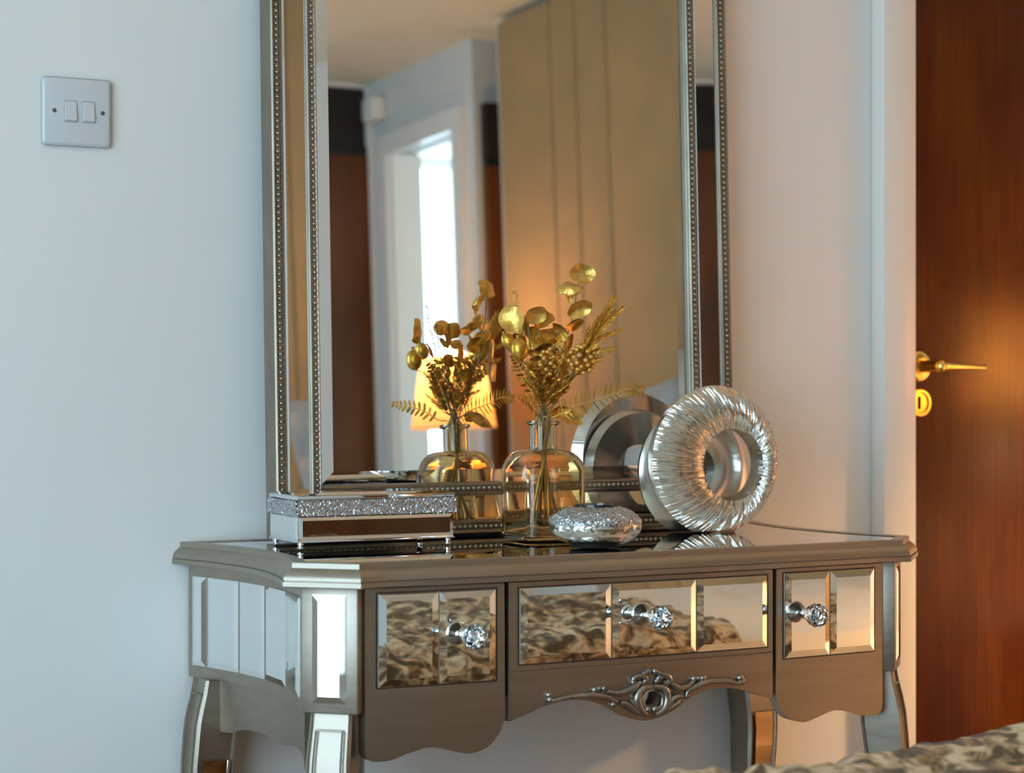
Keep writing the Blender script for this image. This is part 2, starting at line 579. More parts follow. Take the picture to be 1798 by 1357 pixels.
def offset_outline(o, back=0.0):
    n = len(OUT)
    res = []
    for i in range(n):
        p = Vector(OUT[i])
        nn = []
        if i > 0:
            d = (p - Vector(OUT[i - 1])).normalized()
            nn.append(Vector((-d.y, d.x)))
        if i < n - 1:
            d = (Vector(OUT[i + 1]) - p).normalized()
            nn.append(Vector((-d.y, d.x)))
        # outward normal (curve runs clockwise seen from above: right side down to the front)
        nn = [-v if False else v for v in nn]
        if len(nn) == 2:
            b = nn[0] + nn[1]
            b = b / (b.length_squared) * 2
        else:
            b = Vector((1 if i == 0 else -1, 0))
        q = p + b * o * OSGN
        if i in (0, n - 1):
            q = Vector((p.x + (o if i == 0 else -o), -0.001 + back))
        res.append(q)
    return res


# sign check: first segment of OUT goes in -y at the right end, outward is +x
_d = (Vector(OUT[1]) - Vector(OUT[0])).normalized()
OSGN = 1 if (-_d.y) > 0 else -1

prof = [(-0.0065, 0.7792), (0.0095, 0.7800), (0.0105, 0.7792), (0.0105, 0.7735), (0.0125, 0.7720), (0.0165, 0.7690),
        (0.0195, 0.7650), (0.0208, 0.7612), (0.0208, 0.7602), (0.0194, 0.7597), (0.0194, 0.7590), (0.0216, 0.7584), (0.0216, 0.7530),
        (0.0208, 0.7520), (-0.012, 0.7520)]
V, F = [], []
n = len(OUT)
for (o, z) in prof:
    for q in offset_outline(o):
        V.append((q.x, q.y, z))
for i in range(len(prof) - 1):
    for k in range(n - 1):
        F.append((i * n + k, i * n + k + 1, (i + 1) * n + k + 1, (i + 1) * n + k))
for k in (0, n - 1):     # close the ends against the wall
    F.append(tuple(i * n + k for i in range(len(prof))))
mk('top_moulding', V, F, M['silver'], tb, 32)
# mirrored table top
q = offset_outline(-0.0065)
V = [(p.x, p.y, 0.7786) for p in q] + [(p.x, p.y, 0.7535) for p in q]
V = [(x, min(y, -0.012), z) if abs(y) < 0.011 else (x, y, z) for (x, y, z) in V]
F = [tuple(range(n)), tuple(range(n, 2 * n))] + [(i, (i + 1) % n, n + (i + 1) % n, n + i) for i in range(n)]
mk('mirror_top', V, F, M['mirror'], tb)
box('back_rail', -0.444, 0.444, -0.0125, -0.001, 0.7535, 0.7798, M['silver'], tb, 0.0008)

# --- carcass: concave side friezes, back panel, front rail
Z0, Z1 = 0.607, 0.753
for sgn in (-1, 1):
    V, F = [], []
    m = 24
    for i in range(m + 1):
        s = i / m * 0.975
        x = side_x(s)
        y = -0.362 * s - 0.004
        V += [(sgn * x, y, Z0), (sgn * x, y, Z1), (sgn * (x - 0.016), y, Z1), (sgn * (x - 0.016), y, Z0)]
    for i in range(m):
        for k in range(4):
            F.append((i * 4 + k, i * 4 + (k + 1) % 4, (i + 1) * 4 + (k + 1) % 4, (i + 1) * 4 + k))
    F += [(0, 1, 2, 3), (m * 4, m * 4 + 1, m * 4 + 2, m * 4 + 3)]
    mk('side_frieze', V, F, M['silver'], tb, 40)
    # wavy lower apron, set back a little
    V, F = [], []
    for i in range(m + 1):
        s = 0.09 + i / m * 0.86
        x = side_x(s) - 0.005
        y = -0.362 * s - 0.004
        t = i / m
        tab = [(0, 0.547), (0.1, 0.5415), (0.2, 0.5415), (0.31, 0.5505), (0.42, 0.5525), (0.58, 0.5475), (0.8, 0.5555), (0.9, 0.553), (1, 0.525)]
        zb = next(fa + (fb - fa) * (0.5 - 0.5 * cos(pi * (s - a_) / (b_ - a_))) for (a_, fa), (b_, fb) in zip(tab, tab[1:]) if s <= b_)
        V += [(sgn * x, y, zb), (sgn * x, y, Z0 + 0.004), (sgn * (x - 0.016), y, Z0 + 0.004), (sgn * (x - 0.016), y, zb)]
    for i in range(m):
        for k in range(4):
            F.append((i * 4 + k, i * 4 + (k + 1) % 4, (i + 1) * 4 + (k + 1) % 4, (i + 1) * 4 + k))
    F += [(0, 1, 2, 3), (m * 4, m * 4 + 1, m * 4 + 2, m * 4 + 3)]
    mk('side_apron', V, F, M['silver'], tb, 40)
box('back_panel', -0.42, 0.42, -0.022, -0.006, 0.56, 0.753, M['silver'], tb)
box('front_rail', -0.378, 0.378, -0.392, -0.372, 0.612, 0.7525, M['black'], tb)  # black colour stands in for the shade in the drawer gaps


# --- bevelled mirror panes
def pane(name, c, r, w, h, t, bev, parent, m, depth=0.0):
    """c centre on the carrying face, r unit vector to the right, normal towards the room"""
    r = Vector(r).normalized()
    u = Vector((0, 0, 1))
    nn = r.cross(u).normalized()      # right x up = towards viewer
    c = Vector(c)
    V = []
    for (ww, hh, d) in ((w, h, -0.002), (w, h, t * 0.25), (w - 2 * bev, h - 2 * bev, t)):
        for (sx, sz) in ((-1, -1), (1, -1), (1, 1), (-1, 1)):
            V.append(c + r * (sx * ww / 2) + u * (sz * hh / 2) + nn * d)
    F = [(3, 2, 1, 0), (8, 9, 10, 11)]
    for b in (0, 4):
        for k in range(4):
            F.append((b + k, b + (k + 1) % 4, b + 4 + (k + 1) % 4, b + 4 + k))
    return mk(name, V, F, m, parent)


# side panes on the concave friezes
cuts = [0.022, 0.105, 0.30, 0.50, 0.715, 0.935]
for sgn in (-1, 1):
    for a, b in zip(cuts, cuts[1:]):
        a2, b2 = a + 0.004, b - 0.004
        pa = Vector((sgn * side_x(a2), -0.362 * a2 - 0.004, 0))
        pb = Vector((sgn * side_x(b2), -0.362 * b2 - 0.004, 0))
        c = (pa + pb) / 2 + Vector((0, 0, 0.679))
        r = (pb - pa) if sgn < 0 else (pa - pb)
        pane('side_mirror_pane', c + Vector((sgn * 0.0012, 0, 0)), r, (pb - pa).length, 0.114, 0.003, 0.0075, tb, M['mirror_tint'])

# --- corner posts turned 45 degrees and front legs
PW = (Vector((A.x, A.y)) - Vector((Bp.x, Bp.y))).length


def section_loop(c, ax, ay, hw, hd, z):
    return [c + ax * sx * hw + ay * sy * hd + Vector((0, 0, z)) for sx, sy in ((-1, -1), (1, -1), (1, 1), (-1, 1))]


def leg_profile(z):
    """outward bulge of a cabriole leg, and half thickness"""
    t = (0.607 - z) / 0.607
    pts = [(0, 0.0), (0.10, 0.011), (0.2, 0.0165), (0.32, 0.0145), (0.5, 0.002), (0.7, -0.012), (0.86, -0.014), (0.95, -0.006), (1, 0.004)]
    th = [(0, 0.0255), (0.12, 0.0275), (0.25, 0.026), (0.5, 0.019), (0.75, 0.0135), (0.9, 0.0135), (0.97, 0.018), (1, 0.019)]

    def ev(tab):
        for (a, fa), (b, fb) in zip(tab, tab[1:]):
            if t <= b:
                k = (t - a) / (b - a)
                k = k * k * (3 - 2 * k) * 0.5 + k * 0.5
                return fa + (fb - fa) * k
        return tab[-1][1]
    return ev(pts), ev(th)


def leg(name, c, nout, parent, inset_face=None):
    """c top centre, nout outward direction of the bulge"""
    nout = Vector((nout[0], nout[1], 0)).normalized()
    side = Vector((-nout.y, nout.x, 0))
    V, F = [], []
    zs = [0.607 * (1 - i / 34) for i in range(35)]
    for z in zs:
        o, h = leg_profile(z)
        cc = Vector((c[0], c[1], 0)) + nout * o
        b = h * 0.14
        for (sx, sy) in ((-1, -1), (1, -1), (1, 1), (-1, 1)):
            # small chamfer on each corner
            for (bx_, by_) in (((b, 0), (0, b)) if sx * sy > 0 else ((0, b), (b, 0))):
                V.append(cc + side * sx * (h - bx_) + nout * sy * (h - by_) + Vector((0, 0, z)))
    for i in range(34):
        for k in range(8):
            F.append((i * 8 + k, i * 8 + (k + 1) % 8, (i + 1) * 8 + (k + 1) % 8, (i + 1) * 8 + k))
    F.append(tuple(range(8)))
    F.append(tuple(34 * 8 + k for k in range(8)))
    o = mk(name, V, F, M['silver'], parent, 30)
    # raised moulding line framing the outward face
    V, F = [], []

    def face_pt(z, k):
        oo, h = leg_profile(z)
        return Vector((c[0], c[1], 0)) + nout * (oo + h + 0.0002) + side * (k * h * 0.62) + Vector((0, 0, z))
    for k in (-1, 1):
        tube_vf([face_pt(0.588 - 0.30 * i / 16, k) for i in range(17)], 0.0012, 5, V, F)
    tube_vf([face_pt(0.588, -1), face_pt(0.588, 1)], 0.0012, 5, V, F)
    mk('inset_moulding', V, F, M['silver'], o, 60)
    return o, side, nout


for sgn in (-1, 1):
    a = Vector((sgn * A.x, -A.y, 0))
    b = Vector((sgn * Bp.x, -Bp.y, 0))
    mid = (a + b) / 2
    nout = Vector((sgn * 1, -1, 0)).normalized()
    r = (b - a).normalized() if sgn < 0 else (a - b).normalized()
    # post body: rotated square prism
    V = []
    hw = PW / 2
    for z in (Z0, Z1):
        for (sx, dd) in ((-1, 0.0), (1, 0.0), (1, -0.046), (-1, -0.046)):
            V.append(mid + r * sx * hw + nout * dd + Vector((0, 0, z)))
    F = [(0, 1, 2, 3), (4, 5, 6, 7)] + [(k, (k + 1) % 4, 4 + (k + 1) % 4, 4 + k) for k in range(4)]
    bm = bmesh.new()
    vv = [bm.verts.new(v) for v in V]
    for f in F:
        bm.faces.new([vv[i] for i in f])
    bmesh.ops.recalc_face_normals(bm, faces=bm.faces)
    bmesh.ops.bevel(bm, geom=list(bm.edges), offset=0.002, segments=2, affect='EDGES', profile=0.5)
    post = mkbm('corner_post', bm, M['silver'], tb, 40)
    pane('post_mirror_pane', mid + nout * 0.0006 + Vector((-0.0015 * sgn, 0, 0.681)) + r * (-0.001), r, 0.0415, 0.124, 0.0028, 0.0078, post, M['mirror_tint'])
    lc = mid + nout * (-0.030)
    lg, side, no = leg('front_leg', lc, nout, tb)
    # back legs, square to the wall, bulging sideways
    lb, side, no = leg('back_leg', (sgn * 0.410, -0.036), (sgn, 0, 0), tb)
    # bronze mirror inset on the face turned to the room
    V, F = [], []
    zz = [0.505 - 0.30 * i / 12 for i in range(13)]
    for z in zz:
        o_, h = leg_profile(z)
        for k in (-0.55, 0.55):
            V.append((sgn * (0.410 + o_) + k * h * 1.05, -0.036 - h - 0.0008, z))
    for i in range(12):
        F.append((i * 2, i * 2 + 1, i * 2 + 3, i * 2 + 2))
    mk('leg_mirror_strip', V, F, M['mirror_bronze'], lb)
    V, F = [], []
    for k in (1,):
        pth = []
        for z in zz:
            o_, h = leg_profile(z)
            pth.append((sgn * (0.410 + o_) + k * h * 0.66, -0.036 - h - 0.001, z))
        tube_vf(pth, 0.0022, 8, V, F)
    mk('strip_bead', V, F, M['chrome'], lb, 60)


# --- drawers
def bowed_panel(name, pts, y_back, parent, hole=None, m=None):
    """outline (x,z) extruded in y and bent on the bow"""
    bm = bmesh.new()

    def ring(P):
        vs_ = [bm.verts.new((x, 0, z)) for x, z in P]
        for i in range(len(vs_)):
            bm.edges.new((vs_[i], vs_[(i + 1) % len(vs_)]))
    ring(pts)
    if hole:
        ring(hole)
    bmesh.ops.triangle_fill(bm, edges=list(bm.edges), use_beauty=True)
    xs = [p[0] for p in pts]
    x0, x1 = min(xs), max(xs)
    for i in range(1, 12):
        xx = x0 + (x1 - x0) * i / 12
        bmesh.ops.bisect_plane(bm, geom=list(bm.verts) + list(bm.edges) + list(bm.faces), plane_co=(xx, 0, 0), plane_no=(1, 0, 0))
    for f in bm.faces:
        f.smooth = True
    g = bmesh.ops.extrude_face_region(bm, geom=list(bm.faces))
    nv = [e for e in g['geom'] if isinstance(e, bmesh.types.BMVert)]
    ns = set(nv)
    for v in bm.verts:
        v.co.y = yface(v.co.x) + (y_back if v in ns else 0.0)
    return mkbm(name, bm, m or M['silver'], parent, 35)


def arc(cx, cz, r, a0, a1, n=6):
    return [(cx + r * cos(radians(a0 + (a1 - a0) * i / n)), cz + r * sin(radians(a0 + (a1 - a0) * i / n))) for i in range(n + 1)]


ZT = 0.7487


def side_outline(sgn):
    inner, outer = 0.1952, 0.3725
    low = spline([(inner, 0.590, 0), (inner + 0.007, 0.5735, 0), (inner + 0.022, 0.558, 0), (inner + 0.045, 0.5515, 0), (0.263, 0.556, 0),
                  (0.290, 0.5625, 0), (0.317, 0.558, 0), (0.340, 0.5515, 0), (0.358, 0.5505, 0)], 5)
    P = [(inner + 0.001, ZT)] + [(v.x, v.y) for v in low] + arc(outer - 0.012, 0.5630, 0.012, -80, 0) + [(outer, ZT)]
    P = [(sgn * x, z) for x, z in P]
    return P


def add_panes(dr, edges, z0, z1, name):
    for a, b in zip(edges, edges[1:]):
        a2, b2 = a + 0.0009, b - 0.0009
        pa = Vector((a2, yface(a2), 0))
        pb = Vector((b2, yface(b2), 0))
        c = (pa + pb) / 2 + Vector((0, -0.0010, (z0 + z1) / 2))
        pane(name, c, pb - pa, (pb - pa).length, z1 - z0, 0.0032, 0.0085, dr, M['mirror_tint'])
    # thin black strips painting the shade of a recess around the glass
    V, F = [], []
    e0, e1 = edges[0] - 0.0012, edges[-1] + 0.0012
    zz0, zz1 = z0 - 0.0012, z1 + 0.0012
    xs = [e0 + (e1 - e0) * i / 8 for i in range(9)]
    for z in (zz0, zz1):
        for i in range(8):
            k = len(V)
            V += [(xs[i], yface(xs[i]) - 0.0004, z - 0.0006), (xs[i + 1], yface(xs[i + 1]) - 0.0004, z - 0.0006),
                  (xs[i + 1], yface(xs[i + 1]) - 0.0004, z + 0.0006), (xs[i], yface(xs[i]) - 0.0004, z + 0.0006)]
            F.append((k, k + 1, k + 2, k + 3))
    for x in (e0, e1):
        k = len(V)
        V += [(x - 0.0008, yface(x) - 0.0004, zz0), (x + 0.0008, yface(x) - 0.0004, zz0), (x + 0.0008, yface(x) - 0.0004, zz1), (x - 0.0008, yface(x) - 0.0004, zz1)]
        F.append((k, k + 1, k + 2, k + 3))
    mk('painted_gap_shade', V, F, M['black'], dr)


def knob(dr, x, z):
    y = yface(x) - 0.0030
    T = Ty(x, y, z) @ Matrix.Diagonal((1, 1, 1.18, 1))
    k = lathe('knob_base', [(0.0135, 0), (0.0138, 0.0015), (0.0125, 0.004), (0.0085, 0.009), (0.0065, 0.013), (0.0058, 0.0165), (0.0072, 0.018), (0.0072, 0.0195),
                            (0.0060, 0.0205), (0.0078, 0.0220), (0.0095, 0.0255)], 32, M['chrome'], dr, T)
    V, F = [], []
    rings = [(0.0085, 0.0250, 10, 0), (0.0132, 0.0315, 10, 0.5), (0.0155, 0.0385, 10, 0), (0.0140, 0.0440, 10, 0.5), (0.0080, 0.0478, 10, 0)]
    for (r, zz, nn, ph) in rings:
        for i in range(nn):
            a_ = 2 * pi * (i + ph) / nn
            V.append((r * cos(a_), r * sin(a_), zz))
    for j in range(len(rings) - 1):
        ph = rings[j][3]
        for i in range(10):
            i2 = (i + 1) % 10
            a0, a1, b0, b1 = j * 10 + i, j * 10 + i2, (j + 1) * 10 + i, (j + 1) * 10 + i2
            if ph == 0:
                F += [(a0, a1, b0), (a1, b1, b0)]
            else:
                F += [(a0, b1, b0), (a0, a1, b1)]
    F.append(tuple(range(10)))
    F.append(tuple(range(40, 50)))
    mk('crystal_knob', V, F, M['crystal'], dr, None, T)


for sgn, nm in ((-1, 'left'), (1, 'right')):
    dr = bowed_panel('drawer', side_outline(sgn), 0.018, tb)
    ed = [0.2078, 0.2815, 0.3572]
    ed = [sgn * e for e in ed]
    ed.sort()
    add_panes(dr, ed, 0.6355, 0.7425, 'drawer_mirror_pane')
    knob(dr, -0.2600 if sgn < 0 else 0.2240, 0.6935)

cen = [(-0.1903, ZT)]
low = spline([(-0.1903, 0.585, 0), (-0.170, 0.591, 0), (-0.140, 0.6005, 0), (-0.105, 0.6045, 0), (-0.070, 0.5985, 0), (-0.035, 0.5805, 0), (0.0, 0.5725, 0),
              (0.035, 0.5805, 0), (0.070, 0.5985, 0), (0.105, 0.6045, 0), (0.140, 0.6005, 0), (0.170, 0.591, 0), (0.1903, 0.585, 0)], 4)
cen += [(v.x, v.y) for v in low] + [(0.1903, ZT)]
OX, OZ = 0.004, 0.5995
hole = [(OX + dx, OZ + dz) for dx, dz in ((-0.009, -0.004), (-0.004, -0.008), (0.005, -0.0075), (0.0095, 0.0), (0.010, 0.0075), (-0.006, 0.0075))]
dc = bowed_panel('drawer', cen, 0.018, tb, hole)
add_panes(dc, [-0.1765, -0.0515, 0.0715, 0.1805], 0.6520, 0.7415, 'drawer_mirror_pane')
knob(dc, -0.0110, 0.7030)
# groove line above the carved apron
V, F = [], []
tube_vf([(x, yface(x) - 0.0002, 0.6445) for x in [(-0.19 + 0.38 * i / 20) for i in range(21)]], 0.0009, 5, V, F)
mk('apron_groove', V, F, M['frame'], dc, 60)

# --- carved scroll applied to the centre drawer (stroke table in mm around its centre)
orn = mk('scroll_base', [(OX + 0.014 * cos(a * pi / 12), yface(OX) - 0.0015, OZ + 0.017 * sin(a * pi / 12)) for a in range(24)] +
         [(OX + 0.0105 * cos(a * pi / 12), yface(OX) - 0.0055, OZ + 0.0095 * sin(a * pi / 12)) for a in range(24)],
         [(a, (a + 1) % 24, 24 + (a + 1) % 24, 24 + a) for a in range(24)], M['carved'], dc, 60)
S = 0.176   # photo crop units to mm on the drawer face


def op(X, Y, d=0.0035):
    x = OX + (X - 938) * S / 1000 * 1.02
    z = OZ - 0.001 + (318 - Y) * S / 1000 * 0.95
    # the table front recedes in the crop: level it
    z -= (X - 938) * S / 1000 * 0.068
    return (x, yface(x) - d, z)


strokes = [
    ([(175, 325), (330, 297), (480, 288), (600, 305), (668, 338)], 2.6, 2.4),
    ([(150, 295), (150, 320), (175, 328)], 2.0, 2.4),
    ([(590, 262), (690, 272), (790, 238), (850, 190)], 2.2, 3.0),
    ([(800, 205), (800, 165), (850, 148), (895, 165), (880, 195), (850, 195)], 2.2, 2.0),
    ([(850, 150), (890, 125), (915, 115)], 2.2, 1.8),
    ([(970, 115), (1010, 128), (1068, 150), (1090, 185), (1060, 200), (1035, 185)], 2.4, 2.2),
    ([(985, 185), (1000, 160), (1030, 155)], 2.0, 2.0),
    ([(1085, 190), (1160, 236), (1230, 225), (1290, 182)], 2.8, 2.0),
    ([(1225, 300), (1240, 262), (1290, 230), (1400, 190), (1560, 185), (1655, 203)], 2.0, 2.6),
    ([(1655, 203), (1695, 190), (1690, 165)], 2.2, 2.0),
    ([(940, 225), (870, 238), (826, 300), (845, 380), (895, 428)], 2.8, 3.2),
    ([(955, 225), (1040, 238), (1068, 310), (1040, 390), (975, 432)], 2.8, 3.2),
    ([(895, 270), (865, 310), (870, 365), (900, 390)], 1.6, 2.0),
    ([(1000, 262), (1030, 300), (1025, 360), (985, 390)], 1.6, 2.0),
    ([(690, 340), (740, 350), (790, 385), (860, 430)], 2.4, 2.0),
    ([(770, 320), (800, 345), (830, 400)], 1.6, 2.4),
    ([(1090, 380), (1110, 320), (1160, 295), (1200, 300)], 2.4, 1.8),
    ([(1065, 400), (1130, 360), (1180, 320)], 1.8, 1.8),
]
for (P, ra, rb) in strokes:
    pth = spline([op(*p) for p in P], 6)
    ra, rb = ra * 1.5, rb * 1.5
    V, F = [], []
    tube_vf(pth, lambda t, ra=ra, rb=rb: (ra + (rb - ra) * t) / 1000 * (0.7 + 0.5 * sin(pi * t)), 8, V, F)
    mk('scroll_stroke', V, F, M['carved'], orn, 60)
bV, bF = ico(2, 1.0)
proto = None
for (X, Y, r) in ((145, 285, 4.2), (640, 355, 3.6), (495, 248, 4.0), (528, 240, 3.2), (565, 238, 3.6), (915, 115, 4.2), (970, 113, 4.2), (800, 190, 3.8),
                  (1290, 168, 4.0), (1330, 165, 3.4), (1362, 165, 4.4), (1680, 163, 4.6), (910, 392, 4.8), (970, 390, 4.8), (1238, 295, 3.4), (985, 185, 3.4), (710, 345, 3.6)):
    T = Matrix.Translation(op(X, Y, 0.0025)) @ Matrix.Diagonal((r / 1000 * 1.05,) * 3 + (1,))
    if proto is None:
        proto = mk('scroll_bead', bV, bF, M['carved'], orn, 180, None, T)
    else:
        dup(proto, orn, T)

# ================================================================== LEANING MIRROR
LEAN = radians(2.0)
MX0, MX1, MH = -0.346, 0.368, 1.13
wm = thing('framed_mirror', (0.011, -0.06, TZ), 'tall mirror in a beaded silver frame leaning on the wall above the table top', 'mirror')
MT = Matrix.Translation((0, -0.042, TZ + 0.0012)) @ Matrix.Rotation(-LEAN, 4, 'X')   # top tips back towards the wall


def frame_pt(side, o, y, end):
    """point of the frame at inset o; side b,t,l,r; end 0/1 along the side"""
    xl, xr, zb, zt = MX0 + o, MX1 - o, o, MH - o
    if side == 'b':
        return (xl if end == 0 else xr, y, zb)
    if side == 't':
        return (xr if end == 0 else xl, y, zt)
    if side == 'l':
        return (xl, y, zt if end == 0 else zb)
    return (xr, y, zb if end == 0 else zt)


def rail(name, side, prof, m, smooth=30, close=True):
    V, F = [], []
    for e in (0, 1):
        for (o, y) in prof:
            V.append(frame_pt(side, o, y, e))
    k = len(prof)
    for i in range(k - 1 if not close else k):
        j = (i + 1) % k
        F.append((i, j, k + j, k + i))
    if close:
        F += [tuple(range(k)), tuple(range(k, 2 * k))]
    return mk(name, V, F, m, wm, smooth, MT)


outer_prof = [(0.0, 0.0), (0.0, -0.029), (0.0012, -0.0320), (0.0035, -0.0335), (0.0055, -0.0330), (0.0065, -0.0305), (0.0125, -0.0305), (0.0135, -0.0325),
              (0.0160, -0.0325), (0.0185, -0.0290), (0.019, -0.026), (0.019, 0.0)]
inner_prof = [(0.053, -0.006), (0.053, -0.026), (0.0545, -0.0285), (0.0565, -0.0285), (0.0575, -0.0265), (0.0640, -0.0265), (0.0655, -0.0275), (0.0675, -0.0255),
              (0.069, -0.020), (0.069, -0.006)]
strip_prof = [(0.0185, -0.0285), (0.0215, -0.0292), (0.0505, -0.0251), (0.0535, -0.0236), (0.0535, -0.0190), (0.0185, -0.0190)]
bead_me = None
BV, BF = ico(1, 0.0030)


def beads(side, o, y, parent):
    a, b = Vector(frame_pt(side, o, y, 0)), Vector(frame_pt(side, o, y, 1))
    L = (b - a).length
    n_ = int(L / 0.0079)
    V, F = [], []
    for i in range(n_ + 1):
        p = a.lerp(b, i / n_)
        k = len(V)
        V += [p + v for v in BV]
        F += [tuple(k + j for j in f) for f in BF]
    o_ = mk('bead_row', V, F, M['bead'], parent, 180, MT)
    o_['kind'] = 'stuff'


for sd_ in 'btlr':
    ra = rail('outer_rail', sd_, outer_prof, M['frame'])
    beads(sd_, 0.0095, -0.0318, ra)
    rb = rail('inner_rail', sd_, inner_prof, M['frame'])
    beads(sd_, 0.0607, -0.0275, rb)
    rail('mirror_strip', sd_, strip_prof, M['mirror'], None)
rail_back = box('back_board', MX0 + 0.004, MX1 - 0.004, -0.007, 0.0, 0.004, MH - 0.004, M['bed_base'], wm, 0, MT)
V = []
for (o, y) in ((0.0685, -0.0140), (0.0685, -0.0180), (0.0865, -0.0205)):
    V += [(MX0 + o, y, o), (MX1 - o, y, o), (MX1 - o, y, MH - o), (MX0 + o, y, MH - o)]
F = [(8, 9, 10, 11), (0, 1, 2, 3)] + [(b + k, b + (k + 1) % 4, b + 4 + (k + 1) % 4, b + 4 + k) for b in (0, 4) for k in range(4)]
mk('mirror_glass', V, F, M['mirror'], wm, None, MT)


# ================================================================== crushed crystal surface helper
def chip_patch(V, F, o, eu, ev, w, h, nn, cell, amp):
    """crushed mirror chips over a rectangle: jittered grid, every vertex thrown in or out"""
    nu, nv = max(2, int(w / cell)), max(2, int(h / cell))
    b = len(V)
    for j in range(nv + 1):
        for i in range(nu + 1):
            ju = 0 if i in (0, nu) else random.uniform(-.35, .35) * w / nu
            jv = 0 if j in (0, nv) else random.uniform(-.35, .35) * h / nv
            V.append(o + eu * (w * i / nu + ju) + ev * (h * j / nv + jv) + nn * random.uniform(0, amp))
    for j in range(nv):
        for i in range(nu):
            a = b + j * (nu + 1) + i
            if random.random() < .5:
                F += [(a, a + 1, a + nu + 2), (a, a + nu + 2, a + nu + 1)]
            else:
                F += [(a, a + 1, a + nu + 1), (a + 1, a + nu + 2, a + nu + 1)]


# ================================================================== JEWELLERY BOX
jb_c = Vector((-0.2640, -0.1580, TZ))
jb = thing('jewellery_box', jb_c, 'mirrored trinket box with crushed crystal band on four tiny feet', 'trinket box')
JT = Matrix.Translation(jb_c) @ Matrix.Rotation(radians(-2), 4, 'Z')
L2, W2 = 0.1065, 0.0500
box('box_base', -L2, L2, -W2, W2, 0.0085, 0.0105, M['chrome'], jb, 0.0006, JT)
body = box('box_body', -L2 + 0.002, L2 - 0.002, -W2 + 0.002, W2 - 0.002, 0.0105, 0.041, M['mirror'], jb, 0, JT)
zc, hh_ = 0.0253, 0.0300


def jpane(c, r, w):
    r = Vector(r)
    u = Vector((0, 0, 1))
    nn = r.cross(u)
    V = []
    for (ww, h2, d) in ((w, hh_, 0.0), (w, hh_, 0.0006), (w - 0.010, hh_ - 0.010, 0.0022)):
        for (sx, sz) in ((-1, -1), (1, -1), (1, 1), (-1, 1)):
            V.append(Vector(c) + r * (sx * ww / 2) + u * (sz * h2 / 2) + nn * d)
    F = [(3, 2, 1, 0), (8, 9, 10, 11)] + [(b + k, b + (k + 1) % 4, b + 4 + (k + 1) % 4, b + 4 + k) for b in (0, 4) for k in range(4)]
    mk('mirror_panel', V, F, M['mirror_tint'], body, None, JT)


jpane((0, -W2 + 0.002, zc), (1, 0, 0), 2 * L2 - 0.004)
jpane((0, W2 - 0.002, zc), (-1, 0, 0), 2 * L2 - 0.004)
jpane((-L2 + 0.002, 0, zc), (0, -1, 0), 2 * W2 - 0.004)
jpane((L2 - 0.002, 0, zc), (0, 1, 0), 2 * W2 - 0.004)
V, F = [], []
z0, zh = 0.0410, 0.0190
EX = 0.0012
chip_patch(V, F, Vector((-L2 - EX, -W2 - EX, z0)), Vector((1, 0, 0)), Vector((0, 0, 1)), 2 * L2 + 2 * EX, zh, Vector((0, -1, 0)), 0.0014, 0.0012)
chip_patch(V, F, Vector((-L2 - EX, W2 + EX, z0)), Vector((0, -1, 0)), Vector((0, 0, 1)), 2 * W2 + 2 * EX, zh, Vector((-1, 0, 0)), 0.0014, 0.0012)
chip_patch(V, F, Vector((L2 + EX, -W2 - EX, z0)), Vector((0, 1, 0)), Vector((0, 0, 1)), 2 * W2 + 2 * EX, zh, Vector((1, 0, 0)), 0.0014, 0.0012)
chip_patch(V, F, Vector((L2 + EX, W2 + EX, z0)), Vector((-1, 0, 0)), Vector((0, 0, 1)), 2 * L2 + 2 * EX, zh, Vector((0, 1, 0)), 0.0014, 0.0012)
cbnd = mk('crystal_band', V, F, M['chips'], jb, None, JT)
tag(cbnd, 'glittering band of crushed crystal chips')
box('band_core', -L2 + 0.001, L2 - 0.001, -W2 + 0.001, W2 - 0.001, 0.041, 0.060, M['chrome'], jb, 0, JT)
lid = box('lid', -L2, L2, -W2, W2, 0.060, 0.0655, M['chrome'], jb, 0.0008, JT)
V = []
for (ww, h2, z) in ((L2 - .002, W2 - .002, .0655), (L2 - .002, W2 - .002, .0660), (L2 - .012, W2 - .012, .0680)):
    V += [(-ww, -h2, z), (ww, -h2, z), (ww, h2, z), (-ww, h2, z)]
mk('lid_mirror', V, [(8, 9, 10, 11), (3, 2, 1, 0)] + [(b + k, b + (k + 1) % 4, b + 4 + (k + 1) % 4, b + 4 + k) for b in (0, 4) for k in range(4)],
   M['mirror'], lid, None, JT)
V, F = ico(1, 0.0045)
mk('clasp_crystal', V, F, M['crystal'], lid, None, JT @ Matrix.Translation((0.020, -W2 - 0.0035, 0.0635)))
lathe('clasp_setting', [(0.0044, 0), (0.0044, 0.001), (0.0030, 0.0015)], 16, M['chrome'], lid, JT @ Ty(0.020, -W2 + 0.0003, 0.0635))
for sx in (-1, 1):
    for sy in (-1, 1):
        lathe('foot', [(0.0028, 0), (0.0042, 0.0012), (0.0042, 0.0028), (0.0026, 0.0042), (0.0040, 0.0056), (0.0040, 0.0072), (0.0030, 0.0086)], 16, M['chrome'], jb,
              JT @ Matrix.Translation((sx * (L2 - 0.007), sy * (W2 - 0.007), 0.0002)))

# ================================================================== GLASS BOTTLE
BX, BY = -0.0147, -0.184
bt = thing('glass_bottle', (BX, BY, TZ), 'square smoky amber glass bottle with chrome-like neck, used as a vase', 'bottle')


def rsq(h, r, z, nseg=6):
    r = min(r, h)
    P = []
    for (sx, sy, a0) in ((1, 1, 0), (-1, 1, 90), (-1, -1, 180), (1, -1, 270)):
        for i in range(nseg + 1):
            a = radians(a0 + 90 * i / nseg)
            P.append((sx * (h - r) + r * cos(a), sy * (h - r) + r * sin(a), z))
    return P


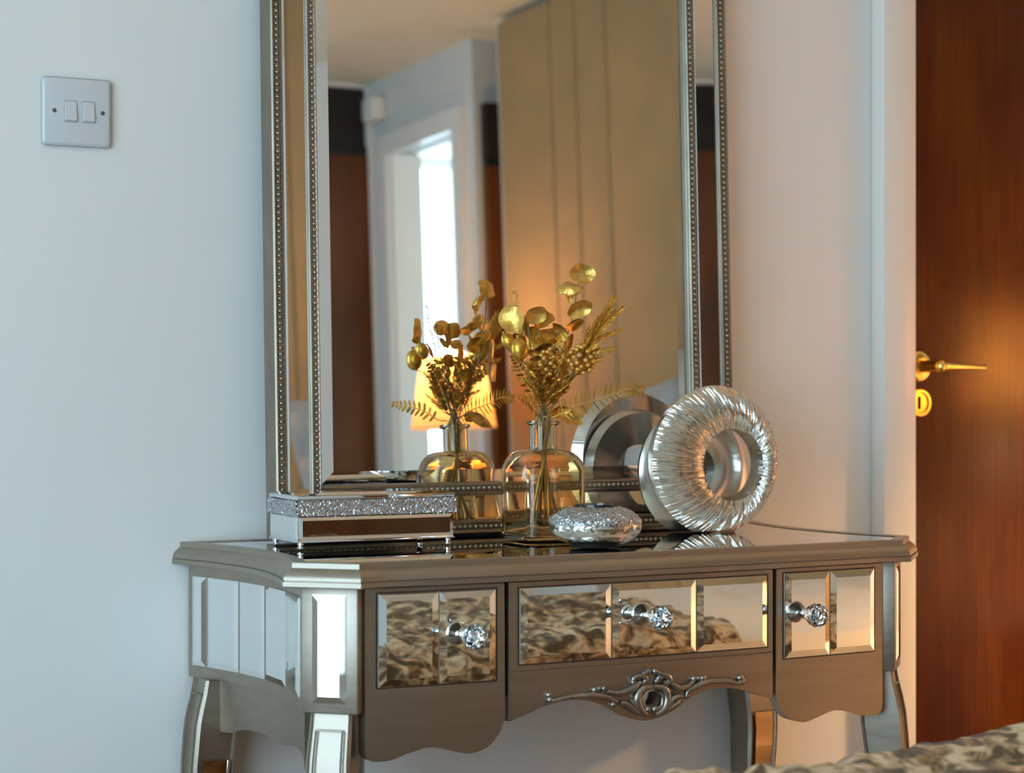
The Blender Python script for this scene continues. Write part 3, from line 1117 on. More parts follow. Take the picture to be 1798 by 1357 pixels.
def bottle_rings(t):
    """t inward wall offset; returns (half, radius, z) from the base upwards"""
    H = 0.0440 - t
    R = [(H - 0.006, 0.012, 0.0 + t * 1.6), (H - 0.0015, 0.014, 0.0015 + t * 1.6), (H, 0.015 - t, 0.006 + t), (H, 0.015 - t, 0.090)]
    for a in (15, 30, 45, 60, 75, 90):
        c, s_ = cos(radians(a)), sin(radians(a))
        ce = c ** 0.62
        hr = 0.0180 - t + (H - 0.0180 + t) * ce
        R.append((hr, min(hr, 0.015 + (hr - 0.015) * (1 - ce)), 0.090 + 0.0270 * s_ ** 1.15 - t * s_))
    return R


NECK_O, NECK_I = 0.0178, 0.0150
rings = []
for (h, r, z) in bottle_rings(0.0):
    rings.append(rsq(h, max(min(r, h), 0.0), z))
nk = len(rings[0])


def circ(r, z):
    return rsq(r, r, z)


for r, z in ((NECK_O, 0.1185), (NECK_O, 0.1225), (NECK_O, 0.1480), (0.0205, 0.1492), (0.0220, 0.1508), (0.0220, 0.1530), (0.0208, 0.1544), (0.0175, 0.1548),
             (NECK_I, 0.1535), (NECK_I, 0.1480), (NECK_I, 0.1200)):
    rings.append(circ(r, z))
inner = [rsq(h, max(min(r, h), 0.0), z) for (h, r, z) in bottle_rings(0.0028)]
rings += inner[::-1]
V = [v for rg in rings for v in rg]
F = []
for i in range(len(rings) - 1):
    for k in range(nk):
        F.append((i * nk + k, i * nk + (k + 1) % nk, (i + 1) * nk + (k + 1) % nk, (i + 1) * nk + k))
F.append(tuple(range(nk)))
F.append(tuple((len(rings) - 1) * nk + k for k in range(nk)))
mk('bottle_glass', V, F, M['glass'], bt, 50, Matrix.Translation((BX, BY, TZ + 0.0004)))

# ================================================================== BOUQUET
MOUTH = Vector((BX, BY, TZ + 0.1545))
CU, SU = cos(PHI), sin(PHI)


def bq(u, v, dy=0.0):
    """bouquet frame in cm: u across the spray, v up from the bottle mouth, dy towards the wall (+) or the room (-)"""
    dx = (u + SU * dy) / CU
    return MOUTH + Vector((dx, dy, v)) / 100


def stem_mesh(root, pts, r0=0.0013, r1=0.0007, m='stem', name='stem'):
    P = spline(pts, 6)
    V, F = [], []
    tube_vf(P, lambda t: r0 + (r1 - r0) * t, 6, V, F)
    return mk(name, V, F, M[m], root, 60)


def in_bottle(k):
    """lower end of a stem down inside the bottle"""
    a = k * 2.4
    return [MOUTH + Vector((0.020 * cos(a), 0.020 * sin(a), -0.135)), MOUTH + Vector((0.006 * cos(a + 2.6), 0.006 * sin(a + 2.6), -0.02)),
            MOUTH + Vector((0.0085 * cos(a + 2.9), 0.0085 * sin(a + 2.9), 0.004))]


def leaf_vf(ru, rv, cup, fold, nu=10, pointed=0.0, th=0.0005):
    """a leaf in its own plane: x across, z along, cupped in y"""
    V, F = [], []
    rings_ = 5
    V.append((0, cup * -0.0, 0))
    for j in range(1, rings_ + 1):
        q_ = j / rings_
        for i in range(nu * 2):
            a = pi * i / nu
            x, z = ru * q_ * cos(a), rv * q_ * sin(a)
            if pointed:
                x *= (1 - pointed * max(0, z / rv) ** 2)
            y = -cup * q_ * q_ + fold * abs(x) / max(ru, 1e-6) * ru + (0.10 * ru * sin(3 * a + ru * 900) + 0.06 * ru * sin(5 * a + rv * 700)) * q_ * q_
            w_ = 1 + q_ * (0.05 * sin(2 * a + rv * 500) + 0.035 * sin(4 * a + ru * 300))
            x, z = x * w_, z * w_
            V.append((x, y, z))
    n_ = nu * 2
    for i in range(n_):
        F.append((0, 1 + i, 1 + (i + 1) % n_))
    for j in range(rings_ - 1):
        for i in range(n_):
            a = 1 + j * n_ + i
            b = 1 + j * n_ + (i + 1) % n_
            F.append((a, b, b + n_, a + n_))
    # give it thickness
    k = len(V)
    V2 = [(x, y + th, z) for (x, y, z) in V]
    F2 = [tuple(k + i for i in f[::-1]) for f in F]
    rim = 1 + (rings_ - 1) * n_
    F3 = [(rim + i, rim + (i + 1) % n_, k + rim + (i + 1) % n_, k + rim + i) for i in range(n_)]
    return V + V2, F + F2 + F3


def leaf(root, p, ru, rv, yaw, pitch, roll, cup=0.003, fold=0.0, m='gold_pale', pointed=0.0, name='leaf'):
    """yaw about z (0 = facing the camera side), pitch tips it back, roll turns it in its own plane; radii in cm"""
    V, F = leaf_vf(ru / 100, rv / 100, cup, fold, 10, pointed)
    T = Matrix.Translation(p) @ Matrix.Rotation(-PHI + radians(yaw), 4, 'Z') @ Matrix.Rotation(radians(pitch), 4, 'X') @ Matrix.Rotation(radians(roll), 4, 'Y')
    return mk(name, V, F, M[m], root, 60, T)


GB = 'gold stems in the amber bottle'


def root_stem(name, label, cat='stem'):
    return thing(name, MOUTH + Vector((0, 0, -0.13)), label, cat, GB)


# --- tall eucalyptus, three round leaves at the top
e1 = root_stem('eucalyptus_stem', 'tallest gold eucalyptus stem topped by three round leaves', 'stem')
stem_mesh(e1, in_bottle(0) + [bq(1.3, 5, .4), bq(2.8, 10, .6), bq(4.0, 14.2, .6), bq(4.5, 17.5, .5), bq(4.9, 19.0, .4)])
leaf(e1, bq(5.15, 19.55, .2), 1.72, 1.38, 10, 8, 20, 0.004)
leaf(e1, bq(3.25, 17.85, .1), 1.85, 1.15, -20, -38, 10, -0.006, 0.1)
leaf(e1, bq(3.55, 16.6, 0), 0.62, 0.95, 15, 5, 180, 0.002, 0, 'gold_pale', 0.4)
leaf(e1, bq(4.75, 15.0, -.3), 1.78, 1.22, 12, 28, -18, 0.006)
leaf(e1, bq(4.1, 12.9, .4), 0.9, 1.5, 40, 30, 65, 0.004, 0, 'gold', 0.6)
leaf(e1, bq(2.4, 11.9, .6), 0.85, 1.6, -30, 20, -35, 0.004, 0, 'gold', 0.6)
leaf(e1, bq(3.1, 10.3, .9), 0.9, 1.5, 60, 10, 25, 0.004, 0, 'gold_dark', 0.6)

# --- left eucalyptus with pale broad leaves
e2 = root_stem('eucalyptus_stem', 'gold eucalyptus stem with pale broad leaves leaning left', 'stem')
stem_mesh(e2, in_bottle(1) + [bq(-.8, 5, .2), bq(-1.6, 9, 0), bq(-2.0, 12.4, 0), bq(-2.2, 14.2, .2)])
leaf(e2, bq(-4.15, 13.3, -.4), 1.75, 1.75, -14, -6, 25, 0.005, 0.12)
leaf(e2, bq(-1.0, 13.9, -.3), 1.5, 1.15, 20, 10, -10, 0.004, 0.1)
leaf(e2, bq(-.35, 13.4, .5), 1.35, 1.3, 35, 12, 0, 0.003, 0, 'gold')
leaf(e2, bq(.85, 11.6, -.2), 1.25, 0.8, 25, 30, -14, 0.003)
leaf(e2, bq(-1.4, 11.8, .4), 1.2, 0.9, -10, 35, 20, 0.003, 0, 'gold')
leaf(e2, bq(-3.1, 10.6, .2), 1.2, 1.0, -30, 20, 40, 0.003, 0, 'gold')
leaf(e2, bq(.1, 9.3, -.5), 1.5, 1.0, 5, 25, -30, 0.003, 0, 'gold_dark')
for (u, v, dy, yaw) in ((-1.35, 9.1, -.6, 10), (-1.1, 8.0, -.7, 15), (-1.2, 6.9, -.7, 5), (-.2, 8.9, -.6, 25), (1.2, 9.5, -.3, 10)):
    leaf(e2, bq(u, v, dy), 0.85, 0.42, yaw, 35, 12, 0.002, 0, 'gold_pale')

# --- eucalyptus at the back, turned to the mirror
e3 = root_stem('eucalyptus_stem', 'gold eucalyptus stem turned towards the mirror with large leaves at the back', 'stem')
stem_mesh(e3, in_bottle(2) + [bq(.6, 5, 1.2), bq(1.4, 9, 2.4), bq(1.8, 12, 3.0)])
leaf(e3, bq(1.9, 10.2, 3.6), 1.7, 1.7, 150, 0, 10, 0.004)
leaf(e3, bq(2.2, 7.2, 3.4), 1.3, 1.3, 165, 10, 0, 0.003)
leaf(e3, bq(.6, 11.2, 2.8), 1.6, 1.2, 200, 20, 10, 0.003, 0, 'gold')
leaf(e3, bq(.2, 13.6, 2.2), 1.6, 0.9, 190, 30, 15, 0.003, 0, 'gold')
leaf(e3, bq(-1.2, 9.8, 2.2), 1.2, 1.2, 170, 0, 0, 0.003, 0, 'gold')
leaf(e3, bq(-2.6, 12.4, 2.0), 0.7, 1.9, 180, -5, -15, 0.003, 0, 'gold_dark', 0.7)

# --- hanging leaf low on the right
hl = root_stem('leaf_stem', 'short gold stem with a drooping leaf at the bottle neck', 'stem')
stem_mesh(hl, in_bottle(3) + [bq(1.2, 1.4, .6), bq(2.8, 1.5, .6), bq(3.6, .7, .5)])
leaf(hl, bq(3.5, 0.6, .4), 1.0, 2.1, 20, 10, 118, 0.004, 0.1, 'gold_pale', 0.7)
leaf(hl, bq(2.2, 1.3, .3), 0.8, 1.5, 10, 15, 75, 0.004, 0.0, 'gold', 0.7)

# --- seed pods
PV, PF = lathe_vf([(0.0005, -1.30), (0.35, -1.22), (0.72, -0.92), (0.94, -0.45), (1.0, 0.0), (0.95, 0.45), (0.78, 0.90), (0.48, 1.20), (0.20, 1.32), (0.14, 1.45), (0.26, 1.70), (0.05, 1.62)], 20)
for (lab, u, v, dy, rr_, tilt, k) in (('larger gold seed pod on a dark stem in front of the pale leaves', -3.15, 9.35, -2.4, 1.12, -8, 4),
                                     ('smaller gold seed pod behind the larger pod on the left', -4.55, 10.4, 0.4, 0.92, -30, 5)):
    pr = root_stem('seed_pod_stem', lab, 'seed pod')
    stem_mesh(pr, in_bottle(k) + [bq(u * .35, v * .45, dy * .3), bq(u * .7, v * .78, dy * .75), bq(u, v - 1.2 * rr_, dy)])
    T = Matrix.Translation(bq(u, v, dy)) @ Matrix.Rotation(-PHI, 4, 'Z') @ Matrix.Rotation(radians(tilt), 4, 'Y') @ Matrix.Diagonal((rr_ / 100, rr_ / 100, rr_ / 100, 1))
    mk('pod', PV, PF, M['gold'], pr, 60, T)


# --- needle sprays
def needles(root, path, n_, length, r, spread, m, name='needles', droop=0.0, seed=1, taper=0.6):
    rnd = random.Random(seed)
    V, F = [], []
    P = spline(path, 8)
    for i in range(n_):
        t = (i + 0.5) / n_
        f = t * (len(P) - 1)
        k = min(int(f), len(P) - 2)
        p = P[k].lerp(P[k + 1], f - k)
        d = (P[k + 1] - P[k]).normalized()
        a = rnd.uniform(0, 2 * pi)
        o = d.orthogonal().normalized()
        o = Matrix.Rotation(a, 3, d) @ o
        l_ = length * (1 - taper * t) * rnd.uniform(0.7, 1.15)
        q1 = p + (d * cos(spread) + o * sin(spread)) * l_ * 0.55
        q2 = p + (d * cos(spread * 0.8) + o * sin(spread * 0.8)) * l_ + Vector((0, 0, -droop * l_))
        tube_vf([p, q1, q2], lambda t_: r * (1 - 0.6 * t_), 4, V, F)
    o_ = mk(name, V, F, M[m], root, 60)
    o_['kind'] = 'stuff'
    return o_


pn = root_stem('pine_sprig', 'bushy gold pine sprig reaching up to the right', 'sprig')
pts_ = in_bottle(6) + [bq(2.6, 4, -1.0), bq(5.0, 8.5, -2.0), bq(7.4, 12.4, -2.6), bq(9.4, 16.2, -3.0)]
stem_mesh(pn, pts_)
needles(pn, pts_[4:], 300, 0.021, 0.00058, 0.70, 'gold', seed=2)
for j, (u0, v0, u1, v1, dy) in enumerate(((4.6, 7.9, 6.2, 12.3, -2), (5.6, 9.6, 10.2, 12.0, -2.3), (6.6, 11.0, 9.9, 14.4, -2.6), (5.0, 8.3, 9.3, 9.5, -2.4), (6.2, 10.4, 7.6, 13.8, -1.8), (3.6, 6.6, 7.6, 8.2, -2.6), (7.2, 12.0, 10.6, 14.9, -2.8))):
    pp = [bq(u0, v0, dy), bq((u0 + u1) / 2 + .1, (v0 + v1) / 2 + .2, dy - .3), bq(u1, v1, dy - .4)]
    stem_mesh(pn, pp, 0.0009, 0.0005, 'gold_dark', 'twig')
    needles(pn, pp, 120, 0.014, 0.00056, 0.72, 'gold', seed=10 + j)

FINE = [('fine gold fern sprig in the centre under the pale leaves', [(-.2, 2.2, -1.6), (-.3, 4.6, -2.2), (-.5, 6.4, -2.6)]),
        ('fine gold fern sprig rising beside the pine sprig', [(1.4, 2.4, -1.2), (2.6, 5.6, -2.2), (3.4, 8.4, -2.8)]),
        ('fine gold fern sprig low in front of the berries', [(0, 2, -1.2), (.8, 5, -2), (1.4, 7.6, -2.4)]),
        ('fine gold fern sprig leaning right under the berry cluster', [(1, 2, -.8), (3.2, 5, -1.4), (5.6, 7.2, -1.6)]),
        ('fine gold fern sprig behind the small berry cluster', [(-.4, 2.5, .3), (-.3, 6, .2), (.9, 9.2, 0)]),
        ('fine gold fern sprig leaning left below the seed pod', [(-.6, 2.2, -.8), (-1.3, 5, -1.2), (-1.9, 7.5, -1.4)]),
        ('fine gold fern sprig at the back of the bouquet', [(.3, 2.5, 1.2), (.5, 6, 2.2), (-.4, 8.6, 2.6)])]
for j, (lab, pp) in enumerate(FINE):
    fr = root_stem('fine_fern_sprig', lab, 'sprig')
    P_ = [bq(*p) for p in pp]
    stem_mesh(fr, in_bottle(7 + j) + P_, 0.0011, 0.0005, 'stem')
    needles(fr, P_, 170, 0.012, 0.00050, 0.95, 'gold' if j % 2 else 'gold_dark', seed=30 + j, taper=0.3)
    for q_ in range(7):
        a = P_[0].lerp(P_[-1], 0.05 + 0.14 * q_)
        b = a + Vector((random.uniform(-.022, .022), random.uniform(-.018, .010), random.uniform(.008, .024)))
        needles(fr, [a, a.lerp(b, .5), b], 60, 0.0085, 0.00048, 0.8, 'gold', 'needles', 0, 60 + j * 7 + q_)

tallf = root_stem('feather_sprig', 'thin pale gold sprig rising at the upper left of the bouquet', 'sprig')
pts_ = in_bottle(14.4) + [bq(-1.2, 5, .2), bq(-2.6, 10, .4), bq(-3.4, 14, .4), bq(-3.75, 17.2, .4)]
stem_mesh(tallf, pts_, 0.001, 0.0004, 'gold')
needles(tallf, pts_[4:], 60, 0.010, 0.0005, 1.0, 'gold_pale', seed=90, taper=0.4)

# --- berries
SV, SF = ico(2, 1.0)
berry_me = None
for (lab, cu, cv, cdy, ru, rv, nb, rb_, k, sd0) in (('gold berry spray with a large round cluster on the right', 5.0, 8.1, -2.6, 1.75, 1.75, 46, 0.36, 13, 5),
                                                   ('gold berry spray with a small loose cluster left of centre', .45, 7.7, -2.4, 1.0, 1.7, 20, 0.34, 14, 6)):
    br = root_stem('berry_spray', lab, 'berries')
    stem_mesh(br, in_bottle(k) + [bq(cu * .35, cv * .4, cdy * .4), bq(cu * .75, cv * .75, cdy * .8), bq(cu, cv, cdy)])
    rnd = random.Random(sd0)
    V, F = [], []
    for i in range(nb):
        z_ = 1 - 2 * (i + .5) / nb
        a = i * 2.39996
        rr_ = sqrt(1 - z_ * z_)
        p = bq(cu + ru * rr_ * cos(a) + rnd.uniform(-.12, .12), cv + rv * z_ + rnd.uniform(-.12, .12), cdy + ru * .8 * rr_ * sin(a))
        T = Matrix.Translation(p) @ Matrix.Diagonal((rb_ / 100 * rnd.uniform(.85, 1.1),) * 3 + (1,))
        if berry_me is None:
            b0 = mk('berry', SV, SF, M['gold_pale'], br, 180, None, T)
            berry_me = b0
        else:
            dup(berry_me, br, T)
        if i % 2 == 0:
            tube_vf([bq(cu, cv - .3, cdy), p], 0.0004, 4, V, F)
    tw = mk('twigs', V, F, M['stem'], br, 60)
    tw['kind'] = 'stuff'


# --- flat fern fronds with separate leaflets
def frond(lab, path, n_, length, w, k, seed, lift=0.3, m='gold', stemm='gold_pale'):
    fr = root_stem('fern_frond', lab, 'fern')
    P_ = [bq(*p) for p in path]
    stem_mesh(fr, in_bottle(k) + P_, 0.0012, 0.0007, stemm)
    P = spline(P_, 10)
    rnd = random.Random(seed)
    V0, F0 = leaf_vf(1.0, 1.0, 0.0, 0.0, 5, 0.3, 0.25)
    base = None
    for i in range(n_):
        t = 0.10 + 0.90 * i / (n_ - 1)
        f = t * (len(P) - 1)
        kx = min(int(f), len(P) - 2)
        p = P[kx].lerp(P[kx + 1], f - kx)
        d = (P[kx + 1] - P[kx]).normalized()
        up = Vector((0, 0, 1)) - d * d.z
        up.normalize()
        nrm = d.cross(up)
        for sgn in (-1, 1):
            l_ = length * (0.45 + 0.75 * sin(pi * min(1, 0.25 + 0.72 * t))) * rnd.uniform(.85, 1.1)
            dirn = (up * sgn + d * (0.25 + 0.5 * t) + nrm * lift * rnd.uniform(-1, 1)).normalized()
            q_ = p + dirn * l_ * 0.5
            xax = (d - dirn * d.dot(dirn)).normalized()
            yax = dirn.cross(xax)
            R_ = Matrix((xax, yax, dirn)).transposed().to_4x4()
            T = Matrix.Translation(q_) @ R_ @ Matrix.Diagonal((w * rnd.uniform(.8, 1.1), w, l_ * 0.5, 1))
            if base is None:
                base = mk('leaflet', V0, F0, M[m], fr, 60, None, T)
            else:
                dup(base, fr, T)
    return fr


frond('flat gold fern frond arching out to the lower right', [(1.5, .6, -1.2), (4.2, 2.0, -2.4), (8.0, 3.1, -3.6), (11.0, 4.2, -4.4), (13.0, 4.0, -4.9)], 19, 0.0150, 0.0013, 15, 3, 0.15)
frond('gold fern frond pointing out at the lower left', [(-.8, .8, -1.6), (-1.6, 2.2, -3.0), (-2.4, 2.9, -4.4), (-3.2, 3.3, -5.6)], 10, 0.010, 0.0022, 16, 4, 0.3, 'gold_dark')
frond('short gold fern frond left under the pale leaves', [(-.9, 2.5, 0), (-2.0, 5.0, .3), (-3.0, 7.0, .5), (-3.9, 8.4, .6)], 10, 0.011, 0.0022, 17, 5, 0.4, 'gold_dark')

# ================================================================== RING VASE
VX, VY, VZ = 0.268, -0.165, 0.878
rv_ = thing('ring_vase', (VX, VY, TZ), 'round silver plated ring sculpture with ridged face and open centre', 'ornament')
RO, RH = 0.1035, 0.0500


def ring_surface(cx, cy, cz, R, hx, hz, r, depth, back, ridged, nth=360, ns=22, zmin=TZ + 0.0006):
    """softly domed face from the outer rim to the hole, inner wall and back"""
    V, F = [], []
    rows = []
    for j in range(ns + 1):
        s = j / ns
        row = []
        for i in range(nth):
            a = 2 * pi * i / nth
            x = (cx + R * cos(a)) * (1 - s) + (hx + r * cos(a)) * s
            z = (cz + R * sin(a)) * (1 - s) + (hz + r * sin(a)) * s
            y = cy - depth * sin(pi * min(1.0, 0.03 + s * 0.80)) ** 0.75
            if ridged:
                ed = min(1, 0.35 + s / 0.06, 0.15 + (1 - s) / 0.06)
                w_ = 0.9 * noise.noise(Vector((cos(a) * 26, sin(a) * 26, s * 1.6))) + 0.9 * noise.noise(Vector((cos(a) * 62, sin(a) * 62, s * 2.2 + 5)))
                y -= 0.0017 * w_ * ed
            row.append((x, y, z))
        rows.append(row)
    yb = cy + back
    hrow = rows[-1]
    rows.append([(x, (y + yb) / 2, z) for (x, y, z) in hrow])
    rows.append([(x, yb, z) for (x, y, z) in hrow])
    rows.append([(cx + (R * 0.93) * cos(2 * pi * i / nth), yb, cz + (R * 0.93) * sin(2 * pi * i / nth)) for i in range(nth)])
    for row in rows:
        for (x, y, z) in row:
            V.append((x, y, max(z, zmin)))
    nr = len(rows)
    for j in range(nr):
        j2 = (j + 1) % nr
        for i in range(nth):
            i2 = (i + 1) % nth
            F.append((j * nth + i, j * nth + i2, j2 * nth + i2, j2 * nth + i))
    return V, F


V, F = ring_surface(VX, VY, VZ, RO, VX + 0.024, VZ - 0.006, RH, 0.021, 0.018, True, 900, 22)
mk('ridged_face', V, F, M['ceramic'], rv_, 38)
V, F = ring_surface(VX - 0.012, VY + 0.034, VZ - 0.016, RO - 0.013, VX - 0.018, VZ - 0.014, 0.036, 0.014, 0.012, False, 120, 14)
mk('smooth_back_shell', V, F, M['ceramic_smooth'], rv_, 60)

# ================================================================== TEALIGHT HOLDER
TX, TY = -0.0275, -0.338
th_ = thing('tealight_holder', (TX, TY, TZ), 'squat round tealight holder covered in crushed crystal and mirror mosaic', 'candle holder')
R0 = 0.0575
V, F = [], []
nth, nst = 210, 20
for j in range(nst + 1):
    t = j / nst
    a = radians(4 + 60 * t)
    r = R0 * cos(a) ** 0.85
    z = 0.0265 + 0.0265 * sin(a)
    for i in range(nth):
        b = 2 * pi * (i + random.uniform(-.35, .35)) / nth
        d = random.uniform(-0.0006, 0.0008) if 0 < j < nst else 0
        V.append(((r + d) * cos(b), (r + d) * sin(b), z + random.uniform(-.0003, .0003) + d * .6))
for j in range(nst):
    for i in range(nth):
        i2 = (i + 1) % nth
        a0, a1, b0, b1 = j * nth + i, j * nth + i2, (j + 1) * nth + i, (j + 1) * nth + i2
        F += [(a0, a1, b1), (a0, b1, b0)] if random.random() < .5 else [(a0, a1, b0), (a1, b1, b0)]
TT = Matrix.Translation((TX, TY, TZ + 0.0006))
o = mk('crystal_dome', V, F, M['chips'], th_, None, TT)
tag(o, 'upper half covered in tiny crushed crystals')
V, F = [], []
nth, nst = 84, 9
for j in range(nst + 1):
    a = radians(-62 + 66 * j / nst)
    r = R0 * cos(a) ** 0.85 * (1.006 if j else 1)
    z = 0.0265 + 0.0265 * sin(a)
    for i in range(nth):
        b = 2 * pi * (i + 0.5 * (j % 2) + random.uniform(-.2, .2)) / nth
        d = random.uniform(-.0007, .0007) if 0 < j < nst else 0
        V.append(((r + d) * cos(b), (r + d) * sin(b), z + d))
for j in range(nst):
    for i in range(nth):
        i2 = (i + 1) % nth
        a0, a1, b0, b1 = j * nth + i, j * nth + i2, (j + 1) * nth + i, (j + 1) * nth + i2
        F += [(a0, a1, b1), (a0, b1, b0)] if random.random() < .5 else [(a0, a1, b0), (a1, b1, b0)]
F.append(tuple(range(nth)))
mk('mosaic_bowl', V, F, M['ceramic'], th_, None, TT)
lathe('tealight_cup', [(0.0265, 0.0485), (0.0262, 0.0530), (0.0235, 0.0530), (0.0225, 0.043), (0.0, 0.043)], 40, M['crystal'], th_, TT, 40, False, False)
lathe('foot_ring', [(0.031, 0.0), (0.033, 0.0012), (0.031, 0.0036)], 40, M['black'], th_, TT)

# ================================================================== BED
BZ = 0.592
BX0, BX1, BY0, BY1 = -0.50, 1.66, -0.87, -2.45
bed = thing('bed', (0.6, -1.67, 0), 'wide bed with crushed brown velvet bedspread in front of the table', 'bed')
box('bed_base', BX0 + 0.06, BX1, BY1 + 0.05, BY0 - 0.05, 0.02, 0.34, M['bed_base'], bed, 0.02)
box('mattress', BX0 + 0.03, BX1, BY1 + 0.03, BY0 - 0.035, 0.34, BZ - 0.03, M['cream'], bed, 0.05, None, 4)


def drape(name, x0, x1, zt, m, amp, drop, seed, foot, nx, ny, grow=0.0, fine=True, tilt=False):
    """cloth over the bed: a grid following the near side, the top and the far side"""
    prof_ = []
    r = 0.055
    y0, y1 = BY0 + grow, BY1 - grow
    prof_.append((y0 + 0.012, drop))
    prof_.append((y0, zt - r))
    for a in (30, 60, 90):
        prof_.append((y0 - r + r * cos(radians(a)), zt - r + r * sin(radians(a))))
    prof_.append((y1 + r, zt))
    for a in (60, 30, 0):
        prof_.append((y1 + r - r * cos(radians(a)), zt - r + r * sin(radians(a))))
    prof_.append((y1 - 0.012, drop))
    P = [Vector((0, y, z)) for y, z in prof_]
    ds = [0]
    for a, b in zip(P, P[1:]):
        ds.append(ds[-1] + (b - a).length)
    V, F = [], []
    # even spacing along the profile, denser on the side nearest the table
    samp = [ds[-1] * (t ** 1.25) for t in [j / ny for j in range(ny + 1)]]
    line = []
    for s in samp:
        k = 0
        while k < len(ds) - 2 and ds[k + 1] < s:
            k += 1
        f = (s - ds[k]) / (ds[k + 1] - ds[k])
        p = P[k].lerp(P[k + 1], f)
        d = (P[k + 1] - P[k]).normalized()
        nn = Vector((0, -d.z, d.y))
        if nn.z < -0.1 or (abs(nn.z) <= 0.1 and ((p.y > (y0 + y1) / 2) != (nn.y > 0))):
            nn = -nn
        line.append((p, nn, s))
    for i in range(nx + 1):
        x = x0 + (x1 - x0) * i / nx
        for (p, nn, s) in line:
            h = noise.noise(Vector((x * 5, s * 5, seed))) * 0.5 + noise.noise(Vector((x * 12, s * 14, seed + 3))) * 0.6
            if fine:
                h += 0.45 * noise.noise(Vector((x * 30, s * 46, seed + 7))) + 0.25 * noise.noise(Vector((x * 65, s * 90, seed + 9)))
            side = nn.z < 0.5
            hh2 = h * amp
            if side:
                hh2 = hh2 * 0.55 - 0.006 * (1 - abs(sin((p.z - 0.02) * pi / 0.085))) ** 3 * 2
            q_ = p + nn * hh2
            z = q_.z
            if foot and i <= 8:
                pass
            V.append((x, q_.y, z + (0.026 * x - 0.017 if tilt else 0.0)))
    m1 = ny + 1
    for i in range(nx):
        for j in range(ny):
            F.append((i * m1 + j, (i + 1) * m1 + j, (i + 1) * m1 + j + 1, i * m1 + j + 1))
    if foot:   # hang the end of the cloth at the foot
        k = len(V)
        for j in range(m1):
            x, y, z = V[j]
            V.append((x - 0.03, y, max(drop, z - 0.06)))
        for j in range(m1):
            x, y, z = V[j]
            V.append((x - 0.035, y, drop))
        for j in range(ny):
            F.append((j, j + 1, k + j + 1, k + j))
            F.append((k + j, k + j + 1, k + m1 + j + 1, k + m1 + j))
    return mk(name, V, F, m, bed, 180)


drape('bedspread', BX0, 0.48, BZ + 0.036, M['velvet'], 0.020, 0.10, 3.3, True, 150, 210, 0.014, True, True)
drape('duvet', 0.41, BX1 - 0.02, BZ, M['cream'], 0.022, 0.16, 8.1, False, 60, 90, 0.0, False)

# headboard: tall upholstered wall panel in vertical sections
hb = thing('headboard', (1.76, -1.8, 0), 'tall taupe upholstered headboard of vertical padded panels seen in the mirror', 'headboard')
ys = [-3.215, -2.89, -2.745, -2.575, -2.195, -2.05, -1.88, -1.50, -1.355, -1.185, -0.80]
for a, b in zip(ys, ys[1:]):
    bm = bmesh.new()
    bx(bm, 1.735, 1.80, a + 0.002, b - 0.002, 0.05, 2.33, 0.010, 3)
    mkbm('padded_panel', bm, M['taupe'], hb, 60)


# pillows
def pillow(label, c, w, h, t, yaw, tilt, m, roll=0):
    V, F = [], []
    n_ = 16
    for s_ in (-1, 1):
        for j in range(n_ + 1):
            for i in range(n_ + 1):
                a, b = i / n_ * 2 - 1, j / n_ * 2 - 1
                e = max(0, (1 - a ** 4) * (1 - b ** 4)) ** 0.55
                pinch = 1 - 0.06 * (1 - a * a) * 0 - 0.05 * (b * b) * (1 - a * a) - 0.0
                V.append((a * w / 2 * (1 - 0.05 * (1 - b * b) * 0 - 0.06 * abs(a) * (1 - b * b)), s_ * (t / 2 * e + 0.004 * noise.noise(Vector((a * 3, b * 3, w * 9 + s_)))),
                          b * h / 2 * (1 - 0.07 * abs(b) * (1 - a * a))))
    k = (n_ + 1) ** 2
    for s_ in (0, 1):
        for j in range(n_):
            for i in range(n_):
                a = s_ * k + j * (n_ + 1) + i
                F.append((a, a + 1, a + n_ + 2, a + n_ + 1))
    T = Matrix.Translation(c) @ Matrix.Rotation(radians(yaw), 4, 'Z') @ Matrix.Rotation(radians(tilt), 4, 'X') @ Matrix.Rotation(radians(roll), 4, 'Y')
    bm = bmesh.new()
    vs_ = [bm.verts.new(T @ Vector(v)) for v in V]
    for f in F:
        bm.faces.new([vs_[i] for i in f])
    bmesh.ops.remove_doubles(bm, verts=bm.verts, dist=0.0015)
    o_ = mkbm('pillow', bm, M[m], None, 180)
    tag(o_, label, 'pillow', 'pillows on the bed')


pillow('grey satin pillow standing upright against the headboard near the table side', (1.60, -1.16, 0.90), 0.43, 0.54, 0.16, -90, 13, 'grey_pillow', 4)
pillow('grey satin pillow upright in the middle of the headboard', (1.60, -1.66, 0.92), 0.44, 0.56, 0.16, -89, 13, 'grey_pillow', -5)
pillow('grey satin pillow leaning on the lamp side of the bed', (1.60, -2.15, 0.89), 0.44, 0.50, 0.16, -91, 13, 'grey_pillow', 4)
pillow('smaller grey cushion leaning in front of the upright pillows', (1.40, -1.90, 0.83), 0.42, 0.34, 0.13, -86, 20, 'grey_pillow', 9)

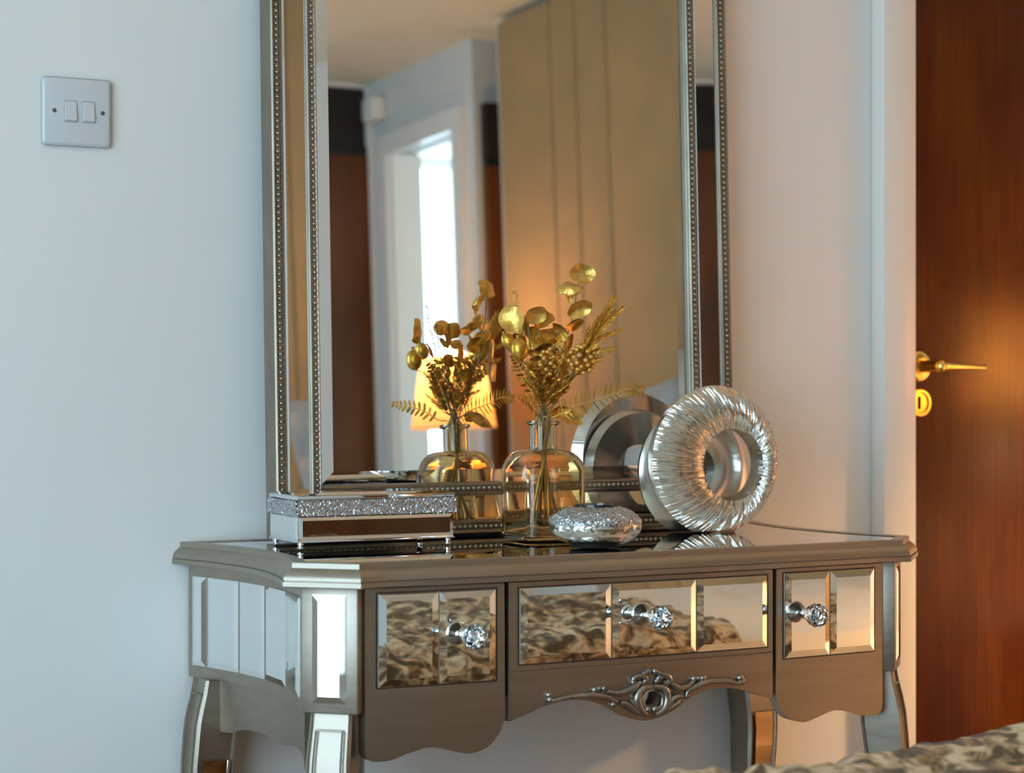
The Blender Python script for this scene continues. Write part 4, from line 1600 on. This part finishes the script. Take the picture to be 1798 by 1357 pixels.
# bedside table and lamp by the doorway
ns_ = thing('bedside_table', (1.52, -2.98, 0), 'white bedside table with one drawer beside the headboard', 'bedside table')
box('cabinet', 1.32, 1.72, -3.18, -2.60, 0.06, 0.62, M['trim'], ns_, 0.006)
nd = box('drawer_front', 1.305, 1.32, -3.15, -2.63, 0.40, 0.59, M['trim'], ns_, 0.003)
box('drawer_pull', 1.29, 1.305, -2.95, -2.83, 0.49, 0.505, M['chrome'], nd, 0.003)
box('table_top', 1.30, 1.73, -3.20, -2.58, 0.62, 0.645, M['trim'], ns_, 0.004)


def lamp(label, x, y, z, watts, up=0.15, h0=0.42, r0=0.125, r1=0.09, hs=0.21):
    lp = thing('table_lamp', (x, y, z), label, 'lamp', 'bedside lamps')
    T = Matrix.Translation((x, y, z + 0.0005))
    lathe('lamp_base', [(0.075, 0), (0.078, 0.012), (0.05, 0.03), (0.045, 0.06), (0.085, 0.14), (0.09, 0.2), (0.06, 0.28), (0.022, 0.33), (0.018, h0)], 32, M['lamp_base'], lp, T)
    V, F = lathe_vf([(r0, h0), (r1, h0 + hs), (r1 - 0.003, h0 + hs), (r0 - 0.003, h0)], 40)
    n_ = 40
    for k in range(n_):
        F.append((3 * n_ + k, 3 * n_ + (k + 1) % n_, (k + 1) % n_, k))
    mk('lamp_shade', V, F, M['shade'], lp, 50, T)
    V, F = ico(2, 0.03)
    mk('bulb', V, F, M['bulb'], lp, 180, Matrix.Translation((x, y, z + h0 + 0.10)))
    point_light('bulb_light', (x, y, z + h0 + up), watts, (1.0, 0.60, 0.28), 0.05)


lamp('lit cream table lamp beside the headboard near the doorway', 1.45, -3.03, 0.645, 8, 0.185)
# unseen second bedside table and lamp, added for the warm light by the brown door
n2 = thing('bedside_table', (1.44, -0.47, 0), 'unseen low white bedside table added to hold the lamp near the brown door', 'bedside table')
box('cabinet', 1.16, 1.72, -0.72, -0.22, 0.06, 0.49, M['trim'], n2, 0.006)
nd = box('drawer_front', 1.145, 1.16, -0.69, -0.25, 0.22, 0.39, M['trim'], n2, 0.003)
box('drawer_pull', 1.13, 1.145, -0.53, -0.41, 0.30, 0.315, M['chrome'], nd, 0.003)
box('table_top', 1.14, 1.73, -0.74, -0.20, 0.49, 0.515, M['trim'], n2, 0.004)
lamp('unseen lit cream table lamp added for warm light near the brown door', 1.32, -0.46, 0.516, 42, 0.055)
